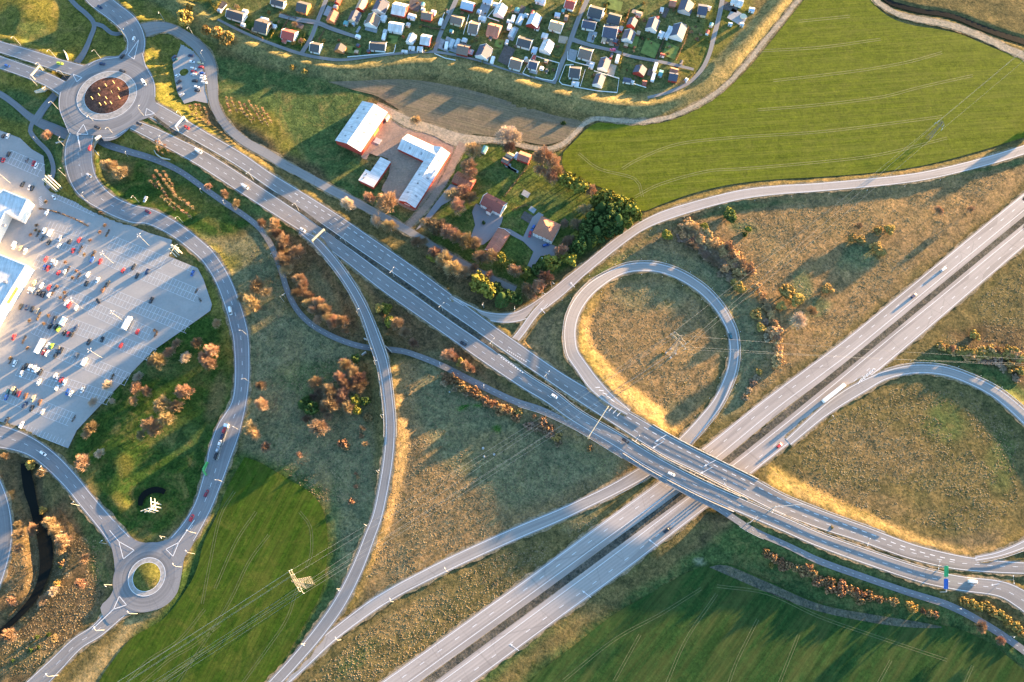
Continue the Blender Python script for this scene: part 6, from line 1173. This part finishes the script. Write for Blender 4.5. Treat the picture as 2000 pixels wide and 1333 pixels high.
# leaning gold posts on the red island
gp = mat('gold_post', (.62, .5, .22), .5, .1, 1)
for x, y in plist("207,168 195,176 222,162 194,187 219,182 232,175 180,193 208,193 233,192 206,203 217,202 196,205"):
    X, Y = P(x, y, 6.2); mb = MB(); mb.tube([(0, 0, -.6), (.25, .15, 3.4)], [.34, .26], 5); o = mb.build('island_post', gp); o.location = (X, Y, 5.0); tag(o, None, 'post', 'posts on the red roundabout island'); pend(o, 'short golden boulder post', x, y, 'on the red soil of the upper roundabout')
# white crescent fins
def fin(pts, h, label):
    w_ = [PG(x, y) for x, y in pts]; cx, cy, cz = w_[0]; mb = MB(); n = len(w_) - 1; L_ = [Vector((p[0] - cx, p[1] - cy, 0)) for p in w_]
    T_ = [h * math.sin(math.pi * (.15 + .8 * k / n)) ** .8 for k in range(n + 1)]
    for k in range(n):
        a, b = L_[k], L_[k + 1]; nn = Vector((-(b - a).y, (b - a).x, 0)).normalized() * .22
        for s in (-1, 1): mb.quad(tuple(a + nn * s), tuple(b + nn * s), tuple(b + nn * s + Vector((0, 0, T_[k + 1]))), tuple(a + nn * s + Vector((0, 0, T_[k]))))
        mb.quad(tuple(a - nn + Vector((0, 0, T_[k]))), tuple(b - nn + Vector((0, 0, T_[k + 1]))), tuple(b + nn + Vector((0, 0, T_[k + 1]))), tuple(a + nn + Vector((0, 0, T_[k]))))
    o = mb.build('crescent_wall', wp); o.location = (cx, cy, cz); tag(o, label, 'sculpture', 'white crescent walls')
fin([(127,102),(130,106),(132,111),(133,117),(133,121)], 4.5, 'white crescent fin above the western dual carriageway'); fin([(70,182),(78,181),(86,178),(94,175),(100,171)], 4.0, 'white crescent fin below the western dual carriageway')
fin([(199,267),(193,275),(187,283),(184,291)], 3, 'pale curved wing wall beside the road leaving the upper roundabout'); fin([(183,291),(190,300),(199,310)], 3, 'pale straight wing wall pointing to the cycle path'); fin([(302,295),(308,305),(318,312),(334,314)], 2.2, 'thin white curved wall beside the cycle path'); fin([(110,281),(120,279),(131,275)], 2.5, 'pale low wall left of the upper roundabout road')
# ================================================================ ALLOTMENT DETAILS
fm = mat('white_fence', (.8, .8, .78), .7, .05, 1)
def fence(pts, label, h=.9, m=fm, t=.12):
    w_ = [Vector((*P(x, y), 0)) for x, y in pts]; o0 = w_[0]; o = empty('picket_fence', tuple(o0)); mb = MB(); pb = MB()
    for a, b in zip(w_, w_[1:]):
        d = b - a; n = Vector((-d.y, d.x, 0)).normalized() * t; za, zb = gz(a.x, a.y), gz(b.x, b.y); a_, b_ = a - o0, b - o0
        for s in (-1, 1): mb.quad((*(a_ + n * s).xy, za + .15), (*(b_ + n * s).xy, zb + .15), (*(b_ + n * s).xy, zb + h), (*(a_ + n * s).xy, za + h))
        mb.quad((*(a_ - n).xy, za + h), (*(b_ - n).xy, zb + h), (*(b_ + n).xy, zb + h), (*(a_ + n).xy, za + h))
        k = max(1, int(d.length / 3))
        for i in range(k): p = a_ + d * i / k; pb.bar((p.x, p.y, za - .3), (p.x, p.y, za + h + .15), .1)
    mb.build('panel', m, o); pb.build('posts', m, o); tag(o, label, 'fence', 'white garden fences')
fence([(679,112.5),(769,104.5),(771,98),(773,88)], 'white fence around the corner plot near the lower allotment path')
fence([(1046,152),(1060,156),(1079,159),(1084,154),(1092,124),(1064,116),(1040,108)], 'white fence looping round the plot left of the second allotment lane')
fence([(1109,102),(1108,117),(1125,123),(1157,131)], 'white fence under the plot right of the second allotment lane, upper one')
fence([(1120,127),(1104,128),(1092,160),(1098,166),(1134,173),(1168,179),(1205,182),(1209,154),(1160,139)], 'white fence round the lowest plot, with a long curved front'); fence([(1143,137),(1133,171)], 'short white fence dividing the lowest plots')
fence([(1217,158),(1240,165),(1262,172)], 'pale blue-white fence in front of the small red shed'); fence([(849,106),(870,117),(890,121)], 'low pale fence around the gravel garden'); fence([(868,26),(862,42)], 'short white fence by the first allotment lane'); fence([(1034,150),(1021,145)], 'white fence stub by the dike') ; fence([(983,-4),(974,8),(952,34),(975,42)], 'white fence between two upper plots'); fence([(1041,108),(1021,144)], 'white fence running down to the dike path')
fence([(916,30),(905,68)], 'white fence beside the brown-roofed cottages'); fence([(443,10),(430,26)], 'white fence at the far left plot')
for pts_, m, lk in (([(-20,-60),(330,-2),(400,0),(425,22)], hg, 'bright olive hedge'), ([(430,4),(420,24)], hg, 'golden clipped hedge'), ([(540,54),(528,77)], hg, 'golden clipped hedge'), ([(597,62),(589,92)], hg, 'golden clipped hedge'), ([(515,76),(500,68),(480,57),(460,48)], hr_, 'russet clipped hedge'), ([(730,0),(717,20)], hg, 'golden clipped hedge'), ([(772,0),(762,25)], hg, 'golden clipped hedge'), ([(1140,0),(1131,22),(1126,32),(1090,22)], hg, 'golden clipped hedge'), ([(1108,80),(1100,105),(1092,114),(1078,110)], hg, 'golden clipped hedge'), ([(850,84),(842,98),(830,102)], hg, 'golden clipped hedge'), ([(868,60),(845,56),(822,50)], hd, 'dark clipped hedge'), ([(580,37),(560,30),(545,24)], hd, 'dark clipped hedge'), ([(955,98),(944,118),(940,128)], hg, 'golden clipped hedge'), ([(1160,60),(1157,80)], hd, 'dark clipped hedge'), ([(1216,100),(1208,140)], hg, 'golden clipped hedge'), ([(1187,5),(1180,40)], hg, 'golden clipped hedge'), ([(1230,18),(1222,42)], hr_, 'russet clipped hedge'), ([(1345,52),(1338,80),(1320,118)], hr_, 'russet clipped hedge'), ([(1296,80),(1281,116)], hd, 'dark clipped hedge'), ([(1358,4),(1352,22)], hg, 'golden clipped hedge'), ([(588,0),(580,22)], hd, 'dark clipped hedge'), ([(1357,142),(1345,158)], hg, 'golden clipped hedge'), ([(565,36),(550,60),(545,74)], hd, 'dark clipped hedge'), ([(633,60),(622,80)], hd, 'dark clipped hedge'), ([(782,36),(760,30)], hd, 'dark clipped hedge'), ([(1000,10),(985,40)], hd, 'dark clipped hedge'), ([(1035,320),(1000,365),(985,385)], hd, 'brown garden hedge'), ([(1000,412),(1018,404),(1030,402)], hr_, 'russet garden hedge')):
    hedge(pts_, 2.6 if m != hg or pts_[0][0] > 0 else 5, 1.4, m, lk)
pat = [mat('paving_grey', (.26, .26, .26), .9, .2, .6), mat('paving_tan', (.34, .27, .2), .9, .2, .6), mat('vegetable_soil', (.1, .08, .07), .95, .3, .6), mat('lawn_light', (.13, .17, .04), .95, .3, .3)]
for x, y, L_, W_, a_, m in plist("866,88,20,28,-68,0 810,10,22,24,-68,2 882,88,24,30,-68,0 989,108,36,22,-65,2 1003,66,28,10,-65,0 946,18,26,18,-65,0 1018,22,22,10,-65,2 1118,108,16,22,15,0 1155,72,14,22,15,0 1205,90,26,8,-68,2 1195,85,10,10,15,1 1270,142,14,10,-68,2 640,22,20,10,-65,0 725,58,24,8,15,0 700,58,14,5,-60,0 612,62,20,14,-65,3 434,14,22,12,-62,2 585,50,10,16,-65,2 1300,25,20,8,-65,2 1195,137,14,22,15,1 1335,54,10,14,10,1 1427,14,28,16,15,2 1440,34,34,22,30,0 1100,78,18,14,10,1 1042,140,16,8,15,0 1200,10,30,20,15,3 1235,80,22,26,15,3 1270,95,30,30,-68,3 1310,100,26,26,-68,3 1150,120,8,20,15,0 1088,150,10,10,15,3 975,85,16,16,15,3 767,78,18,16,15,3 690,98,30,14,10,3 1000,330,28,5,28,0 1000,331,20,4,28,2 992,322,12,7,20,0 1027,379,15,11,30,0 1040,410,13,10,35,0 1030,425,22,16,30,2 895,345,3,3,0,1 1245,25,22,8,20,1 500,60,18,8,15,1"):
    hwx, hwy = L_ / 2, W_ / 2; ca, sa = math.cos(R(a_)), math.sin(R(a_)); X, Y = P(x, y); zz = max(.02, gz(X, Y) + .04)
    sheet(['patio', 'patio', 'vegetable_plot', 'lawn'][int(m)], [(x + ca * u - sa * v, y + sa * u + ca * v) for u, v in ((-hwx, -hwy), (hwx, -hwy), (hwx, hwy), (-hwx, hwy))], zz, pat[int(m)], False)
# small garden bushes, benches of colour and clutter
def free(x, y):
    return all(math.hypot(float(t.split(',')[0]) - x, float(t.split(',')[1]) - y) > 13 for ln in COT.split('\n') for t in ln.split()) and nearroad(*P(x, y))[0] > 4
rs = random.Random(3); cnt = 0
while cnt < 110:
    x = rs.uniform(430, 1400); y = rs.uniform(2, 160)
    ymax = np.interp(x, [430,500,600,700,800,900,1000,1100,1200,1300,1400], [20,60,95,108,95,108,135,155,170,160,60])
    if y < ymax and free(x, y):
        tree(rs.choice('HSEEKO' if x > 640 else 'HHOOSE'), x, y, rs.uniform(2.2, 4.2) if x > 640 else rs.uniform(3, 6), look=None); cnt += 1
rs2 = random.Random(8); k_ = 0
while k_ < 34:
    x = rs2.uniform(650, 1400); y = rs2.uniform(4, 160); ymax = np.interp(x, [650,700,800,900,1000,1100,1200,1300,1400], [95,108,95,108,135,155,170,160,60])
    if y < ymax - 6 and free(x, y):
        rf, wl = rs2.choice((('white','white'),('navy','red'),('tan','brown'),('metal','grey'),('teal','grey'),('red','white'),('dark','cream'),('blue','white'))); r_, *_ = gable(x, y, rs2.uniform(5, 9), rs2.uniform(5, 8), rs2.choice((15, -70)), 1.9, 16, rf, wl, 'garden_shed', wins=0, over=.12)
        tag(r_, None, 'shed', 'garden sheds'); pend(r_, f"{wl} garden shed, {'pale blue' if rf == 'blue' else rf} roof", x, y); k_ += 1
tub = MB(); tub.tube([(0, 0, 0), (0, 0, .8)], 2.6, 28); 
X, Y = P(1452, 32, .8); o = tub.build('round_pool', mat('pool_cover', (.62, .52, .36), .7, .08, 1)); o.location = (X, Y, 0); tag(o, 'round cream-covered garden pool at the right-most allotment', 'pool')
# white rocks in the meadow, electrical cabinets, boulders
stone = mat('pale_stone', (.3, .3, .29), .8, .2, 1)
for x, y, r, l in ((943.5,876,.9,'left'),(945.5,892,.8,'lowest'),(965,888,.85,'right'),(878,766,.6,'lone')):
    X, Y, z = PG(x, y); mb = MB(); n = 8; prev = None
    for zz, rr in ((0, 1), (.5, .95), (.9, .5)): 
        ring = [(math.cos(a * 6.283 / n) * r * rr * rnd(.85, 1.1), math.sin(a * 6.283 / n) * r * rr * rnd(.85, 1.1), zz * r) for a in range(n)]
        if prev: [mb.quad(prev[k], prev[(k + 1) % n], ring[(k + 1) % n], ring[k]) for k in range(n)]
        prev = ring
    mb.poly(prev); o = mb.build('boulder', stone); o.location = (X, Y, z - .1); tag(o, f"{l} pale boulder lying in the central meadow" if l != 'lone' else 'small lone pale boulder beside the rust-brown hedge', 'boulder', 'pale boulders')
# reflector posts round the loops
pm = MB(); pm.box(-.09, .09, -.09, .09, -.2, 1.0); pmesh = pm.mesh('marker_post', trim)
def markers(k, side, i0, i1, st, wh):
    r = ROADS[k]
    for i in range(i0, min(i1, len(r['C'])), st):
        l, rr = r['Lw'][i], r['Rw'][i]; u = (rr - l) / np.hypot(*(rr - l)); p = l - u * 2.2 if side == 'L' else rr + u * 2.2
        o = link('marker_post', pmesh); o.location = (p[0], p[1], gz(p[0], p[1])); x, y = IP(p[0], p[1], 0)
        if -20 < x < 2020 and -20 < y < 1350: tag(o, None, 'marker post', 'roadside marker posts'); pend(o, 'thin white marker post', float(x), float(y), wh)
        else: bpy.data.objects.remove(o)
markers('loop_slip_road', 'R', 34, 110, 6, 'along the outside of the loop road'); markers('loop_slip_road', 'L', 34, 110, 6, 'along the inside of the loop road'); markers('loop_slip_road_2', 'L', 20, 90, 6, 'along the right-hand loop road'); markers('long_slip_road', 'R', 30, 150, 10, 'along the long slip road')
# grass tussocks on the rough ground (uncountable: one object)
tm_ = mat('tussock', (.165, .125, .07), .95, .5, .08, spec=.03); mb = MB(); rs3 = random.Random(4); POLY = [[(770,700),(1070,815),(1235,900),(1220,930),(880,1095),(700,1190),(745,1000),(790,800)],[(1135,640),(1180,562),(1280,545),(1365,590),(1410,680),(1370,780),(1320,840),(1190,770)],[(1190,520),(1300,428),(1600,390),(1990,325),(1640,655),(1340,865),(1440,790),(1460,680),(1400,560)],[(1500,930),(1640,810),(1780,745),(1900,770),(1990,850),(1990,1000),(1900,1040),(1650,1000)],[(600,1330),(700,1240),(950,1095),(1240,975),(1050,1125),(760,1330)],[(1790,700),(2000,505),(2000,700),(1900,680)],[(490,480),(530,480),(570,640),(720,700),(740,980),(620,980),(500,870),(500,700)],[(20,1000),(200,1060),(200,1180),(60,1320),(0,1320)]]
AR = [abs(sum(p[i][0] * p[(i + 1) % len(p)][1] - p[(i + 1) % len(p)][0] * p[i][1] for i in range(len(p)))) / 2 for p in POLY]
for p, ar in zip(POLY, AR):
    xs_ = [q[0] for q in p]; ys_ = [q[1] for q in p]; n = int(ar * .055); bx = (max(xs_) - min(xs_)) * (max(ys_) - min(ys_)); m = int(n * bx / ar)
    X_ = np.array([rs3.uniform(min(xs_), max(xs_)) for _ in range(m)]); Y_ = np.array([rs3.uniform(min(ys_), max(ys_)) for _ in range(m)]); ok = inpoly(X_, Y_, p); XW, YW = P(X_, Y_); ok &= vnoise(XW, YW, 22, 31) * .6 + vnoise(XW, YW, 7, 32) * .4 > .36
    for x, y in zip(X_[ok], Y_[ok]):
        X, Y = P(x, y)
        z = gz(X, Y); r = rs3.uniform(.25, .8); hh = rs3.uniform(.07, .27); a0 = rs3.uniform(0, 6.28)
        pts_ = [(X + math.cos(a0 + k * 1.571) * r, Y + math.sin(a0 + k * 1.571) * r * .8, z - .05) for k in range(4)]; tp = (X + rs3.uniform(-.2, .2), Y + rs3.uniform(-.2, .2), z + hh)
        for k in range(4): mb.tri(pts_[k], pts_[(k + 1) % 4], tp)
tag(mb.build('grass_tussocks', tm_), 'dry grass tussocks covering the rough meadows', 'grass', kind='stuff')
resolve()
